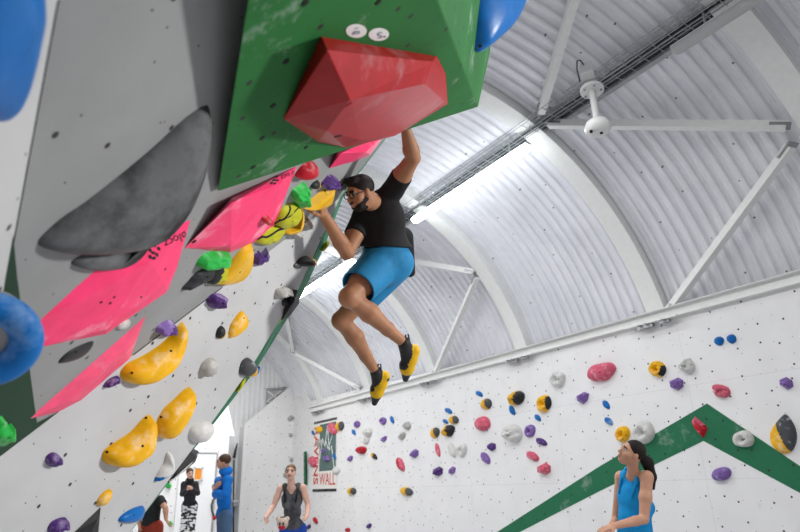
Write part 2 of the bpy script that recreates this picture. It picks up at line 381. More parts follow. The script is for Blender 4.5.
# ---- far end
def build_far_end():
    # gable with vertical cladding
    V = []; F = []; y = YG+.05; per = .16; x0, x1 = -8.0, CX+RR; n = int((x1-x0)/per*6)
    prof = [0, 0, 1, 1, 1, 0]
    for i in range(n+1):
        x = x0+(x1-x0)*i/n; yy = y-.018*prof[i % 6]
        zt = CZ+math.sqrt(max(.01, RR**2-(x-CX)**2)) if x > CX else CZ+RR
        V += [(x, yy, 0), (x, yy, zt+.05)]
    for i in range(n): F.append((2*i, 2*i+1, 2*i+3, 2*i+2))
    me = bpy.data.meshes.new('wall_gable'); me.from_pydata(V, [], F); struct(obj('wall_gable', me, M['clad']))
    # rim arch on the gable
    # climbing panel that closes the right wall, with a sloping top
    pc = Plane(Vector((0, -1, 0)), -YC)
    x244 = pc.at(243.5, 480).x; a = pc.at(244.5, 424); b = pc.at(297, 381)
    pts = [Vector((x244, YC, 0)), Vector((7.95, YC, 0)), Vector((7.95, YC, 4.05)), b, a]
    o = facets('wall_end', [(pc, pts, 0)], [M['wall']], thick=.08); struct(o)
    # recess to the left, with cladding, and a plain white wall further left
    bm = bmesh.new(); bm_box(bm, (x244-.04, YC+.2, 1.55), (.05, .25, 1.55)); struct(obj('trim_22', bm, M['clad']))
    YB = YC-1.6
    pb = Plane(Vector((0, -1, 0)), -YB)
    xr = pb.at(226.5, 480).x; xl = -6.5
    top = pb.at(226, 436).z
    pts = [Vector((xl, YB, 0)), Vector((xr, YB, 0)), Vector((xr, YB, top)), Vector((xl, YB, top))]
    o = facets('wall_left', [(pb, pts, 0)], [M['wall']], thick=.1); struct(o)
    # sloping soffit panel over it
    bm = bmesh.new()
    q = [Vector((xl, YB, top)), Vector((xr+.15, YB, top)), Vector((xr-.15, YB+.1, top+1.1)), Vector((xl, YB+.1, top+1.1))]
    bm.faces.new([bm.verts.new(p) for p in q]); o = struct(obj('trim_23', bm, M['clad']))
    s = o.modifiers.new('s', 'SOLIDIFY'); s.thickness = .04
    # door
    d0, d1 = pb.at(214, 480).x, pb.at(178, 480).x
    z1 = pb.at(205, 453).z
    D = thing('door_1', 'white door', 'door', ((d0+d1)/2, YB-.03, 0)); del D['label']; del D['category']; D['kind'] = 'structure'
    bm = bmesh.new(); bm_box(bm, ((d0+d1)/2, YB-.03, z1/2), (abs(d0-d1)/2, .02, z1/2)); obj('door_panel', bm, M['clad'], D)
    bm = bmesh.new(); bm_box(bm, (d0+.02, YB-.055, z1/2), (.02, .012, z1/2)); bm_box(bm, ((d0+d1)/2, YB-.055, z1), (abs(d0-d1)/2, .012, .015)); obj('door_frame', bm, M['galv'], D)
    for z in (.35, 1.25, z1-.25):
        bm = bmesh.new(); bm_tube(bm, [(d0+.02, YB-.08, z-.07), (d0+.02, YB-.08, z+.07)], .022, 8); obj('hinge', bm, M['steel'], D)
    settle(D)
    # notice board
    c = pb.at(198, 474, .075); w = abs(pb.at(194, 474).x-pb.at(202, 474).x)/2; h = abs(pb.at(198, 468).z-pb.at(198, 480).z)/2
    N = thing('notice_board', 'small orange notice board on the white door behind the person in patterned leggings', 'notice board', c)
    bm = bmesh.new(); bm_box(bm, c, (w, .01, h)); obj('board', bm, M['orangeb'], N)
    bm = bmesh.new()
    for s in (-1, 1):
        bm_box(bm, c+Vector((s*w, -.008, 0)), (.015, .016, h+.015)); bm_box(bm, c+Vector((0, -.008, s*h)), (w+.015, .016, .015))
    obj('frame', bm, M['plastic'], N); settle(N)
    # tall pipe, shelf and hose in the recess
    pr = Plane(Vector((0, -1, 0)), -(YG-.15))
    a, b = pr.at(234, 460), pr.at(233.5, 532); b.z = 0
    bm = bmesh.new(); bm_tube(bm, [a, (a+b)/2, b], .022, 8); tag(obj('standpipe', bm, M['cable'], smooth=True), 'thin black vertical pipe in the recess right of the man in the blue hoodie', 'pipe')
    a = pr.at(236.5, 446); 
    bm = bmesh.new(); bm_tube(bm, [pr.at(234, 458), pr.at(235.5, 450), pr.at(237.5, 443)], [.05, .035, .015], 8); tag(obj('hanging_strap', bm, M['cable'], smooth=True), 'black strap hanging on the cladding above and right of the man in the blue hoodie', 'strap')
    c = pr.at(236.5, 501)
    S = thing('wall_shelf', 'small pale shelf on the cladding right of the man in the blue hoodie', 'shelf', c)
    bm = bmesh.new(); bm_box(bm, c, (.14, .12, .02)); obj('board', bm, M['plastic'], S)
    bm = bmesh.new(); bm_box(bm, c+Vector((0, .02, -.08)), (.1, .1, .06)); obj('bracket', bm, M['galv'], S); settle(S)
    # hose / strap beside door
    ph = Plane(Vector((0, -1, 0)), -(YB-.1))
    H = thing('coiled_hose', 'black hose hanging in a loop against the door edge, left of the man in blue', 'hose', ph.at(213, 508))
    bm = bmesh.new(); bm_tube(bm, [ph.at(*p) for p in ((216, 498), (213, 500), (211.5, 505), (212, 511), (214, 516), (214.5, 520))], .022, 8); obj('tube', bm, M['cable'], H, smooth=True)
    bm = bmesh.new(); bm_tube(bm, [ph.at(214.2, 516), ph.at(214.6, 519.5)], .04, 8); obj('nozzle', bm, M['red'], H, smooth=True); settle(H)
    # small framed opening high on the gable
    pg = Plane(Vector((0, -1, 0)), -(YG-.02))
    def q(x, y): return pg.at(x, y)
    Wn = thing('window_1', '', '', q(275, 396)); del Wn['label']; del Wn['category']; Wn['kind'] = 'structure'
    bm = bmesh.new()
    for p0, p1 in (((265, 389), (300, 386)), ((265, 389), (264.5, 412)), ((265, 389.5), (300, 386.5)), ((265, 402), (292, 401))): bm_beam(bm, q(*p0), q(*p1), .08, .04)
    obj('window_frame', bm, M['whitepaint'], Wn)
    bm = bmesh.new(); v = [q(266, 391), q(290, 389), q(290, 401), q(266, 403)]
    bm.faces.new([bm.verts.new(p+Vector((0, .02, 0))) for p in v]); obj('pane', bm, mat('grey_pane', (.45, .46, .47), .3), Wn)
    bm = bmesh.new(); bm_beam(bm, q(267, 401), q(281, 391), .05, .05); bm_beam(bm, q(267, 391), q(281, 401), .05, .05); obj('window_bar', bm, M['whitepaint'], Wn); settle(Wn)
    return YB, pb, pc
YB, PB, PC = build_far_end()
# narrow green strip volume at the corner
def corner_strip():
    pw = PW
    a, b = [(303.6, 452), (306.6, 451), (307.2, 485), (303.8, 486)], (305.3, 470)
    pts = [pw.at(*p) for p in a]+[pw.at(305.2, 455, .12), pw.at(305.3, 482, .12)]
    tag(hull('climbing_volume', pts, M['greenband']), 'narrow upright dark green volume at the corner just left of the poster', 'climbing volume')
corner_strip()
# ---- poster
def poster():
    pl = Plane(PW.n, PW.d+.012)
    tl, tr, br, bl = pl.at(313, 423), pl.at(336.3, 419.5), pl.at(337, 490), pl.at(313.8, 490)
    y0, y1 = (tl.y+bl.y)/2, (tr.y+br.y)/2; z1, z0 = (tl.z+tr.z)/2, (bl.z+br.z)/2
    T = thing('wall_poster', 'white poster with red lettering RAVENS WALL and a grey-green mountain picture', 'poster', (7.89, (y0+y1)/2, z0))
    def P(u, v, off=0): return Vector((7.888-off, y0+(y1-y0)*u, z0+(z1-z0)*v))
    def sheet(name, pts, m, off):
        bm = bmesh.new(); f = bm.faces.new([bm.verts.new(P(u, v, off)) for u, v in pts])
        r = bmesh.ops.extrude_face_region(bm, geom=[f])
        for g in r['geom']:
            if isinstance(g, bmesh.types.BMVert): g.co.x += .004
        fix(bm); return obj(name, bm, m, T)
    sheet('sheet', [(0, 0), (1, 0), (1, 1), (0, 1)], mat('poster_paper', (.82, .80, .76), .6, var=.02), 0)
    sheet('top_bar', [(0, .985), (1, .985), (1, 1.02), (0, 1.02)], M['slate'], .006)
    sheet('bottom_bar', [(0, -.02), (1, -.02), (1, .015), (0, .015)], M['black'], .006)
    sheet('picture', [(.28, .27), (.97, .27), (.97, .96), (.28, .96)], mat('poster_picture_green', (.10, .16, .15), .6, var=.3), .005)
    w = mat('poster_white_line', (.8, .82, .8), .6)
    for k, line in enumerate([[(.30, .45), (.42, .75), (.52, .62), (.62, .92)], [(.62, .92), (.72, .55), (.80, .62), (.92, .30)], [(.55, .70), (.66, .58), (.86, .80)]]):
        bm = bmesh.new(); bm_tube(bm, [P(u, v, .010) for u, v in line], .013, 6); obj('mountain_line', bm, w, T)
    r = mat('poster_red_ink', (.62, .09, .06), .6)
    def letters(s, o, ux, vy, name, bold):
        bm = bmesh.new()
        for p in text_on(s, o, ux, vy, bold):
            try: bm.faces.new([bm.verts.new(P(a, b, .009)) for a, b in p])
            except ValueError: pass
        obj(name, bm, r, T)
    letters('RAVENS', (.04, .95), (0, -.87), (.20, 0), 'lettering', .02)
    letters('WALL', (.30, .07), (.66, 0), (0, .17), 'lettering', 0)
    settle(T)
poster()
# ---- lamps, cable tray
LX, LZ = 5.62, 4.443+1.25
def batten(y0, y1, lab, lit):
    t = thing('strip_light', lab, 'ceiling light', (LX, (y0+y1)/2, LZ))
    bm = bmesh.new(); bm_box(bm, (LX, (y0+y1)/2, LZ+.055), (.05, (y1-y0)/2, .028)); bevel(obj('housing', bm, M['whitepaint'], t), .01)
    bm = bmesh.new(); n = 14; r = .085
    prof = [(LX+r*math.cos(a), LZ+.035-r*.85*math.sin(a)) for a in [math.pi*i/n for i in range(n+1)]]
    ends = []
    for y, sc in ((y0, .55), (y0+.03, .9), (y0+.07, 1), (y1-.07, 1), (y1-.03, .9), (y1, .55)):
        ends.append([bm.verts.new((LX+(x-LX)*sc, y, LZ+.035+(z-LZ-.035)*sc)) for x, z in prof])
    for a, b in zip(ends, ends[1:]):
        for i in range(n): bm.faces.new((a[i], a[i+1], b[i+1], b[i]))
        bm.faces.new((a[0], b[0], b[-1], a[-1]))
    bm.faces.new(ends[0]); bm.faces.new(ends[-1]); fix(bm)
    obj('diffuser', bm, M['lamp'] if lit else mat('unlit_diffuser', (.45, .46, .46), .35, var=.03), t, smooth=False)
    for y in (y0+.4, y1-.4):
        bm = bmesh.new(); bm_beam(bm, (LX, y, LZ+.08), (LX+.02, y, LZ+.3), .02, .02); obj('hanger', bm, M['galv'], t)
    settle(t)
batten(5.17, 8.10, 'lit white strip light to the right of the climber', True)
batten(10.37, 13.30, 'lit white strip light seen behind the climber\'s knees and shorts', True)
batten(-.03, 2.90, 'unlit grey strip light below the cable tray at the top edge of the picture', False)
def tray():
    x0, x1, z = 5.60, 5.86, 4.70+1.25; ya, yb = -2.5, YG-.3
    t = thing('cable_tray', 'long wire mesh cable tray with dark cables running along under the roof', 'cable tray', (5.7, 5, z))
    bm = bmesh.new()
    for x, zz in ((x0, z), (x0, z+.07), (x1, z), (x1, z+.07), ((x0+x1)/2, z), (x0+.07, z)): bm_tube(bm, [(x, ya, zz), (x, yb, zz)], .006, 5)
    obj('long_wires', bm, M['galv'], t)
    bm = bmesh.new(); y = ya
    while y < yb:
        bm_tube(bm, [(x0, y, z+.07), (x0, y, z-.004), (x1, y, z-.004), (x1, y, z+.07)], .005, 5); y += .2
    obj('cross_wires', bm, M['galv'], t)['kind'] = 'stuff'
    random.seed(4)
    for k in range(6):
        xx = x0+.03+k*.036; pts = [(xx+random.uniform(-.01, .01), ya+(yb-ya)*i/24, z+.02+random.uniform(0, .012)) for i in range(25)]
        bm = bmesh.new(); bm_tube(bm, pts, .013, 6); obj('cable', bm, M['cable'] if k % 3 else M['slate'], t, smooth=True)
    # guard wire rail on the left side of the tray
    bm = bmesh.new()
    for dx in (-.10, -.16): bm_tube(bm, [(x0+dx, ya, z+.05), (x0+dx, yb, z+.05)], .006, 5)
    y = ya
    while y < yb: bm_tube(bm, [(x0-.17, y, z+.05), (x0, y, z+.03)], .005, 5); y += .45
    obj('side_rail', bm, M['galv'], t)
    bm = bmesh.new(); bm_box(bm, (x1+.06, (ya+yb)/2, z+.04), (.035, (yb-ya)/2, .025)); obj('conduit', bm, M['galv'], t)
    settle(t)
tray()
def pendant():
    A = U(592, 90, 7.0); B = U(598, 128, 6.75)
    d = (B-A).normalized(); t = thing('ceiling_wireless_unit', 'white round unit hanging on a short pole below the cable tray', 'ceiling unit', A)
    bm = bmesh.new(); bm_tube(bm, [A-d*.02, A+d*.02], .135, 24); bevel(obj('flange', bm, M['plastic'], t), .006)
    for k in range(5):
        a = k*2*math.pi/5; R = frame_z(d); c = A+d*.02+R@Vector((.1*math.cos(a), .1*math.sin(a), 0))
        bm = bmesh.new(); bm_tube(bm, [c, c+d*.015], .014, 6); obj('bolt', bm, M['steel'], t)
    bm = bmesh.new(); bm_tube(bm, [A, A+(B-A)*.5, B], [.042, .036, .036], 14); obj('pole', bm, M['plastic'], t, smooth=True)
    bm = bmesh.new(); bm_tube(bm, [B-d*.09, B-d*.06, B, B+d*.05, B+d*.07], [.06, .13, .15, .12, .06], 24); obj('dome', bm, M['plastic'], t, smooth=True)
    bm = bmesh.new(); R = frame_z(d)
    for x, y in ((.03, -.09), (-.02, .02)):
        c = B+R@Vector((x, y, 0))+d*.06; bm_tube(bm, [c, c+d*.02], .018, 8)
    obj('socket', bm, M['hole'], t); settle(t)
    C = U(587, 71, 7.05); t = thing('junction_box', 'small white junction box with a looped wire on the cable tray above the hanging unit', 'junction box', C)
    bm = bmesh.new(); bm_box(bm, C, (.075, .055, .10), frame_z(Vector((.3, .2, 1)))); bevel(obj('box', bm, M['plastic'], t), .012)
    bm = bmesh.new(); bm_tube(bm, [U(x, y, 7.0) for x, y in ((580, 82), (577, 70), (577, 61), (580, 60), (584, 65))], .008, 6); obj('wire', bm, M['cable'], t, smooth=True); settle(t)
pendant()
# ------------------------------------------------------------------ overhanging climbing wall on the left
def build_board():
    up = [(87, -160), (58, 0), (12, 250), (-8, 360), (-60, 501), (0, 455.7), (133, 354.8), (222, 287.3), (340, 197.8), (352, 180), (385, 138), (440, 20), (470, -110)]
    lo = [(-60, 501), (0, 455.7), (133, 354.8), (222, 287.3), (340, 197.8), (297, 292), (250, 369), (200, 439), (130, 532), (50, 650), (-75, 832), (-200, 930)]
    sd = [(87, -160), (58, 0), (12, 250), (-8, 360), (-60, 501), (-110, 380), (-110, -160)]
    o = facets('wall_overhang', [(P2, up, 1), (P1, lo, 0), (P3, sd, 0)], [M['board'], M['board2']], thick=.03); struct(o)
    # painted green board area at the lower left
    pp = Plane(P2.n, P2.d+.002)
    struct(facets('green_board', [(pp, [(12.5, 226), (17, 275), (37, 423), (58, 412.5), (0, 456.5), (-58, 499), (-8, 360), (3, 295)], 0)], [M['greenboard']], o))
    bm = bmesh.new()                                   # dark joint lines
    def line(pl, a, b, r): bm_tube(bm, [pl.at(*a), pl.at(*b)], r, 5)
    line(P2, (133, 354.8), (222, 287.3), .004); line(P2, (0, 455.7), (58, 411.7), .003); line(P2, (58, 0), (12, 250), .002)
    struct(obj('joint_gap', bm, M['black'], o))
    # return side of the board beyond its right-hand edge, painted green
    edge = [(385, 138, P2), (352, 180, P2), (340, 197.8, P1), (318, 248, P1), (297, 292, P1), (250, 369, P1), (200, 439, P1), (130, 532, P1), (50, 650, P1), (-75, 832, P1)]
    bm = bmesh.new(); uvl = bm.loops.layers.uv.new('UVMap'); prev = None
    for i, (x, y, pl) in enumerate(edge):
        p = pl.at(x, y)-pl.n*.001; Z = (p-CAM).dot(FWD)
        wpx = [1, 1.5, 2.5, 5, 5.5, 5, 1.5, .5, .5, .5][i]
        q = U(x+wpx, y+wpx*.4, Z+.45)
        v = (bm.verts.new(p), bm.verts.new(q))
        if prev: 
            f = bm.faces.new((prev[0], prev[1], v[1], v[0]))
            for l in f.loops: l[uvl].uv = (l.vert.co.y, l.vert.co.z)
        prev = v
    fix(bm); o2 = obj('side_return', bm, M['greenband'], o); struct(o2)
    s = o2.modifiers.new('s', 'SOLIDIFY'); s.thickness = .006; s.offset = 1
    return o
BOARD = build_board()
# ---- big green volume and the faceted volumes
gf = [(217, 192), (478, 107), (474, 96), (438, 0), (400, -100), (275, -110), (247, 0)]
pts = [GV.at(*p) for p in gf]
back = [U(490, 52, 3.75), U(484, 78, 3.75), U(496, 0, 3.6), U(505, -90, 3.2), U(440, 85, 3.95), P2.at(300, 60), P2.at(300, -90), P2.at(240, 150)]
GVOL = hull('climbing_volume', pts+back, M['greenvol'], uv=True, bev=.006)
tag(GVOL, 'very large dark green faceted volume overhead, carrying the chalky red volume', 'climbing volume')
def volume(lab, mt, base, pl, apex, uv=False, bev=.003, name='climbing_volume', extra=()):
    pts = [pl.at(*p) for p in base] + [pl.at(p[0], p[1], p[2]) for p in apex]+list(extra)
    o = hull(name, pts, mt, uv=uv, bev=bev); tag(o, lab, 'climbing volume'); return o
RED = volume('big chalk-smeared red faceted volume on the underside of the dark green volume', M['redvol'],
    [(283, 119), (321, 36), (437, 56), (446, 74), (448, 104), (395, 136), (345, 148), (318, 142)], GV, [(327, 50, .06), (327, 131, .09), (350, 100, .13), (425, 84, .08), (433, 62, .045), (360, 140, .05)])
PA = volume('large bright pink volume with black lettering, below the big black sloper', M['pink'],
    [(39, 321), (78, 285), (102, 264), (150, 238), (191, 219), (177, 268), (167, 292), (106, 334), (41, 347)], P2, [(90, 295, .018), (106, 329, .03), (150, 262, .035), (165, 284, .03)])
PB_ = volume('bright pink volume touching the lower edge of the big green volume', M['pink'],
    [(184.5, 248), (232, 197), (297, 166), (283, 203), (272, 232), (255, 242), (230, 252.5)], P2, [(231.5, 203, .05), (231, 246, .045), (280, 185, .05)])
PC_ = volume('long dusty pink pointed volume low on the left, below the bright pink one with lettering', M['pinkpale'],
    [(27, 420), (146, 315.5), (129.5, 360), (88, 399), (60, 411.5)], P2, [(124, 352, .028), (70, 401, .03)])
PD_ = volume('small pink volume squeezed under the red volume above the climber\'s head', M['pink'],
    [(329, 168.5), (338, 150), (388, 131), (370, 155), (356, 161)], P2, [(341, 153, .07), (372, 147, .07), (366, 152, .09)])
volume('black wedge volume straddling the board edge beside the second strip light', M['dark'],
    [(281, 321), (287, 303), (292, 291)], P1, [], extra=[P1.at(292, 291)-P1.n*.05, P1.at(298, 290, .03), P1.at(299.5, 303, .04), P1.at(290, 316, .02), P1.at(295, 300, .08)])
volume('black triangular volume at the bottom edge of the picture, under the small yellow wedge hold', M['black'],
    [(72, 534), (101, 506), (98, 540), (70, 560)], P1, [(97, 520, .02), (90, 536, .02)])
volume('black volume at the board edge just left of the climber\'s forehead', M['slate'],
    [(337, 191), (345, 178), (349, 181)], P2, [(350, 178, .03), (346, 190, .03)])
# logos and lettering
def quad(cx, cy, rx, ry, ang, n=10):
    c, s = math.cos(ang), math.sin(ang)
    return [(cx+rx*math.cos(t)*c-ry*math.sin(t)*s, cy+rx*math.cos(t)*s+ry*math.sin(t)*c) for t in [2*math.pi*k/n for k in range(n)]]
decal('lettering', PA, text_on('blocz', (185.5, 230.5), (-22.5, 10.5), (2.7, 7.6), 0), M['black'], PA)
decal('logo', PA, [quad(x, y, 2.2, 1.6, a) for x, y, a in ((154.5, 245.5, -.6), (158.5, 248.5, 1.0), (149.8, 250, 1.2), (152.8, 252.6, .4), (156.5, 254.5, 1.1), (149.8, 256.6, 1.3), (153.5, 258, -.4))], M['black'], PA)
decal('logo', PB_, [quad(x, y, 1.8, 1.1, a) for x, y, a in ((272.5, 176.8, -.5), (276.5, 177, -.5), (270.3, 180, -.8), (273.8, 180.5, -.5), (277, 180.5, -.4), (271.2, 183.3, -.7), (274.5, 183.6, -.5))], M['black'], PB_)
decal('lettering', PB_, text_on('blocz', (294, 170.5), (-14, 5.5), (1.6, 4.6), 0), M['black'], PB_)
decal('sticker', GVOL, [quad(356, 30.5, 10.5, 7, 0.02, 20), quad(378.5, 34, 10.3, 6.5, -.03, 20)], M['plastic'], GVOL)
decal('sticker_mark', GVOL, text_on('g', (360, 28), (-8, 1), (0, 5), .02)+text_on('5', (382, 31), (-5, 1), (0, 6), .02)+[quad(384, 36, 1.6, 1, 0)], mat('sticker_ink', (.25, .25, .32), .6), GVOL, off=.003)
def bolt(parent, target, px, py, r, mt='hole', name='bolt_hole'):
    tr = bvh(target); p = hit(tr, px, py, .0005)
    if p is None: return
    d = ray(px, py).normalized(); n = tr.ray_cast(CAM, d)[1]; n = n if n.dot(d) < 0 else -n
    bm = bmesh.new(); bm_tube(bm, [p-n*.004, p+n*.0015], [r, r], 12); return obj(name, bm, M[mt], parent)
for x, y in ((305, 2.5), (378, 2), (286, 61), (273, 105.5), (262, 138), (306, 147), (253, 167)): bolt(GVOL, GVOL, x, y, .0095)
bolt(RED, RED, 349, 105, .012, 'redvol', 'bolt_recess'); bolt(RED, RED, 338, 136, .014)
for x, y in ((101, 302), (114, 297), (110, 303), (141, 297), (165, 269)): bolt(PA, PA, x, y, .004)
bolt(PB_, PB_, 194, 241.5, .009)
# ---- shaped holds
def spline(pts, n):
    out = []; N = len(pts)
    for i in range(N):
        p0, p1, p2, p3 = (pts[(i+k-1) % N] for k in range(4))
        for j in range(n):
            t = j/n; out.append(tuple(.5*((2*b)+(-a+c)*t+(2*a-5*b+4*c-d)*t*t+(-a+3*b-3*c+d)*t**3) for a, b, c, d in zip(p0, p1, p2, p3)))
    return out
def fan(P3D, C, n, H, shift, rings=9, a=2.0, b=2.0, lump=0, seed=0, hole=0, split=None):
    """smoothly domed solid over an outline; returns bmesh"""
    bm = bmesh.new(); rs = []; rnd = random.Random(seed)
    ph = [rnd.uniform(0, 6.28) for _ in range(6)]
    size = max((p-C).length for p in P3D)
    rs.append([bm.verts.new(p-n*.012) for p in P3D])
    for k in range(rings):
        t = 1-(k/rings)
        hh = (1-t**a)**(1/b)
        if hole and t < hole: hh *= (max(0, t-.12)/(hole-.12))**.6 if t > .12 else 0
        row = []
        for i, p in enumerate(P3D):
            q = C + shift*(1-t) + (p-C)*t
            ang = 2*math.pi*i/len(P3D)
            l = 1+lump*(math.sin(2*ang+ph[0]+3*t)*.5+math.sin(3*ang+ph[1]-5*t)*.35+math.sin(5*ang+ph[2]+7*t)*.25)
            row.append(bm.verts.new(q+n*(H*hh*l)))
        rs.append(row)
    top = bm.verts.new(C+shift+n*(H*(0.05 if hole else 1)))
    N = len(P3D)
    for r1, r2 in zip(rs, rs[1:]):
        for i in range(N): bm.faces.new((r1[i], r1[(i+1) % N], r2[(i+1) % N], r2[i]))
    for i in range(N): bm.faces.new((rs[-1][i], rs[-1][(i+1) % N], top))
    bm.faces.new(rs[0][::-1]); fix(bm)
    if split:      # split = (direction vector, offset as share of size)
        d, off = split; d = d.normalized()
        for f in bm.faces:
            if (f.calc_center_median()-C).dot(d) > off*size: f.material_index = 1
    return bm
def hold(lab, mt, pts, pl, H, centre=None, sm=4, shift=(0, 0), name='climbing_hold', cat='climbing hold', group=None, smooth=True, split=None, bolts=(), br=.006, boltname='bolt_hole', **kw):
    ol = spline(pts, sm) if sm > 1 else pts
    c = centre or (sum(p[0] for p in pts)/len(pts), sum(p[1] for p in pts)/len(pts))
    Pp = [pl.at(*p) for p in ol]; C = pl.at(*c)
    S = pl.at(c[0]+shift[0], c[1]+shift[1])-C
    mats = [M[x] for x in (mt if isinstance(mt, tuple) else (mt,))]
    sp = None
    if split: sp = (pl.at(c[0]+split[0], c[1]+split[1])-C, split[2])
    o = obj(name, fan(Pp, C, pl.n, H, S, split=sp, **kw), mats, smooth=smooth)
    tag(o, lab, cat, group)
    if bolts:
        for b in bolts: bolt(o, o, b[0], b[1], b[2] if len(b) > 2 else br)
    for ch in o.children: ch.data.transform(Matrix.Translation(-C))
    recenter(o, C); return o
def ell(x, y, w, h, rot=0, n=8, jit=0, seed=1):
    r = random.Random(seed); c, s = math.cos(rot), math.sin(rot); out = []
    for k in range(n):
        t = 2*math.pi*k/n; j = 1+r.uniform(-jit, jit); a, b = w/2*math.cos(t)*j, h/2*math.sin(t)*j
        out.append((x+a*c-b*s, y+a*s+b*c))
    return out
L = hold
L('huge chalk-covered black crescent sloper on the upper left of the overhanging wall', 'sloper',
  [(38, 240), (60, 219), (85, 202), (112, 181), (138, 160), (162, 139), (185, 118), (207, 105), (209, 125), (205, 152), (192, 185), (172, 212), (150, 231), (120, 245), (85, 250), (55, 250), (42, 247)], P2, .09, centre=(135, 205), shift=(5, 8), a=2.2, b=1.5, rings=14, sm=3)
L('smaller chalky black crescent hold tucked under the tip of the huge black sloper', 'sloper',
  [(71, 262), (85, 253), (105, 250), (130, 247), (152, 230), (148, 245), (136, 258), (115, 266), (90, 268), (76, 266)], P2, .035, centre=(112, 257), sm=3)
L('long black leaf-shaped hold between the two lower pink volumes', 'dark', [(58, 363), (66, 353), (78, 346), (93.5, 341), (88, 351), (76, 359)], P2, .012, bolts=((76, 352),), br=.003)
L('black pointed hold left of the yellow and black cracked hold', 'dark', [(181, 289.5), (188, 281), (196, 272), (207, 267), (215, 267), (209, 277), (199, 284)], P2, .03, smooth=False, sm=2, rings=4, lump=.3)
L('chalky green leaf-shaped hold below the second pink volume', 'green', [(196, 265), (200, 257), (207, 252), (220, 250.5), (229, 252), (227, 260), (216, 266), (205, 268)], P2, .05, lump=.25, smooth=False, rings=5)
L('small lime and black cracked hold between the green leaf hold and the golden hold', ('lime', 'dark'), [(206, 282), (213, 272), (224, 262), (226, 270), (222, 279), (214, 284)], P2, .035, split=(-8, 3, .35), lump=.2, rings=5)
L('golden yellow angular hold with a flat top, left of the purple pointed hold', 'gold', [(213, 283), (224, 270), (236, 254), (250.5, 242), (250.5, 263), (243, 276), (232, 282)], P2, .04, a=4, sm=2, bolts=((240, 272),), br=.004)
L('purple twin-pointed hold right of the golden yellow hold', 'purple', [(251, 262), (254, 255), (258, 250), (261, 253), (266, 247), (268, 252), (264, 257), (259, 264), (253, 266)], P2, .04, smooth=False, rings=4, lump=.35, sm=1)
L('golden hold peeping out behind the upper cracked lime hold', 'gold', [(283, 232), (296, 222), (300, 206), (302.5, 215), (299, 228), (290, 233)], P2, .045, centre=(294, 224))
L('upper cracked lime hold touching the green lump', 'lime', [(274, 221), (280, 210), (289, 203), (298, 205), (300, 214), (293, 222), (284, 227), (277, 226)], P2, .045, lump=.15, a=2.6)
L('lower cracked lime hold at the right tip of the second pink volume', 'lime', [(254.5, 240), (262, 231), (270, 225.5), (284, 228), (278, 237), (270, 242), (262, 244)], P2, .035, lump=.15, a=2.6)
def crack(pts, tgt, r=.004):
    tr = bvh2(tgt); q = [hit(tr, x, y, .001) for x, y in pts]; q = [v for v in q if v]
    if len(q) < 2: return
    bm = bmesh.new(); bm_tube(bm, q, r, 5); o = obj('crack', bm, M['black'], tgt); o.data.transform(Matrix.Translation(-tgt.location)); return o
def bvh2(o): return BVHTree.FromPolygons([v.co+o.location for v in o.data.vertices], [list(p.vertices) for p in o.data.polygons])
lim = [o for o in COL.objects if o.get('label', '').endswith('green lump') or o.get('label', '').startswith('lower cracked')]
for o in lim:
    if o['label'].startswith('upper'):
        crack([(275, 223), (280, 220), (284, 219), (288, 214), (290, 209), (289, 205)], o, .006); crack([(284, 219), (290, 216), (295, 211), (298, 208)], o)
    else: crack([(257, 239), (262, 236.5), (267, 237), (272, 234), (278, 230), (283, 229)], o, .006)
L('bright green lumpy hold above the cracked lime holds', 'green', [(291, 196), (292, 190), (297, 186), (304, 182), (307, 188), (306, 194), (303, 205), (296, 206), (293.5, 201)], P2, .055, lump=.35, rings=6, smooth=False)
L('round deep red hold at the lower edge of the big green volume', 'red', [(294.5, 176), (299, 168), (305, 163), (313, 161.5), (315, 167), (310, 173), (302, 176.5)], P2, .055)
L('tiny yellow and black hold between the red hold and the purple hold', ('gold', 'dark'), [(310, 187), (313, 182.5), (318, 180), (318.5, 184), (314, 187.5)], P2, .03, split=(-4, -1, .0))
L('purple pointed hold just above the yellow jug gripped by the climber', 'purple', [(320, 185.5), (325, 178), (330, 174), (337.5, 179), (335, 184), (328, 186.5)], P2, .06, smooth=False, rings=4, lump=.2, sm=2)
JUG = L('yellow wedge-shaped jug gripped by the climber\'s left hand', 'gold', [(302, 208), (312, 198), (322, 190), (332.5, 184), (331, 192), (329, 199), (322, 204), (312, 208)], P2, .055, a=4, b=1.5, rings=5, sm=1, smooth=False, centre=(320, 198), bolts=((325, 191),))
L('small round red hold on the second pink volume', 'red', ell(266.5, 220, 9, 8, 0, 8, .1, 2), Plane(P2.n, P2.d+.04), .03, rings=6)
L('pale grey pocketed hold nearest the climber\'s left wrist', 'grey', ell(306, 222.5, 11, 9, -.7, 8, .12, 3), P2, .05, lump=.2, bolts=((305, 222), (307, 220)), br=.005)
L('pale grey pocketed hold left of the climber\'s left wrist, lower of the pair', 'grey', ell(294.5, 231, 11, 8, -.5, 8, .12, 4), P2, .05, lump=.2, bolts=((295, 230), (297, 229)), br=.005)
L('dark hold with a pale orange end near the board edge under the climber\'s left forearm', ('dark', 'gold'), [(296, 263), (300, 257.5), (307, 256), (312, 259), (310, 264), (302, 266)], P1, .07, split=(8, 2, .15))
L('small grey hold at the board edge above the black wedge volume', 'slate', ell(297, 265.5, 8, 6, -.3, 8, .1), P1, .02)
L('grey two-lobed hold left of the black wedge volume', 'grey', [(274, 296), (276, 289), (281, 287.5), (284, 286), (288.5, 288), (288, 294), (283, 295), (279, 297)], P1, .06, lump=.2)
L('tiny black and yellow hold just below the grey two-lobed hold', ('dark', 'gold'), ell(284.5, 302, 6, 8, .4, 8, .1), P1, .03, split=(2, 3, .2))
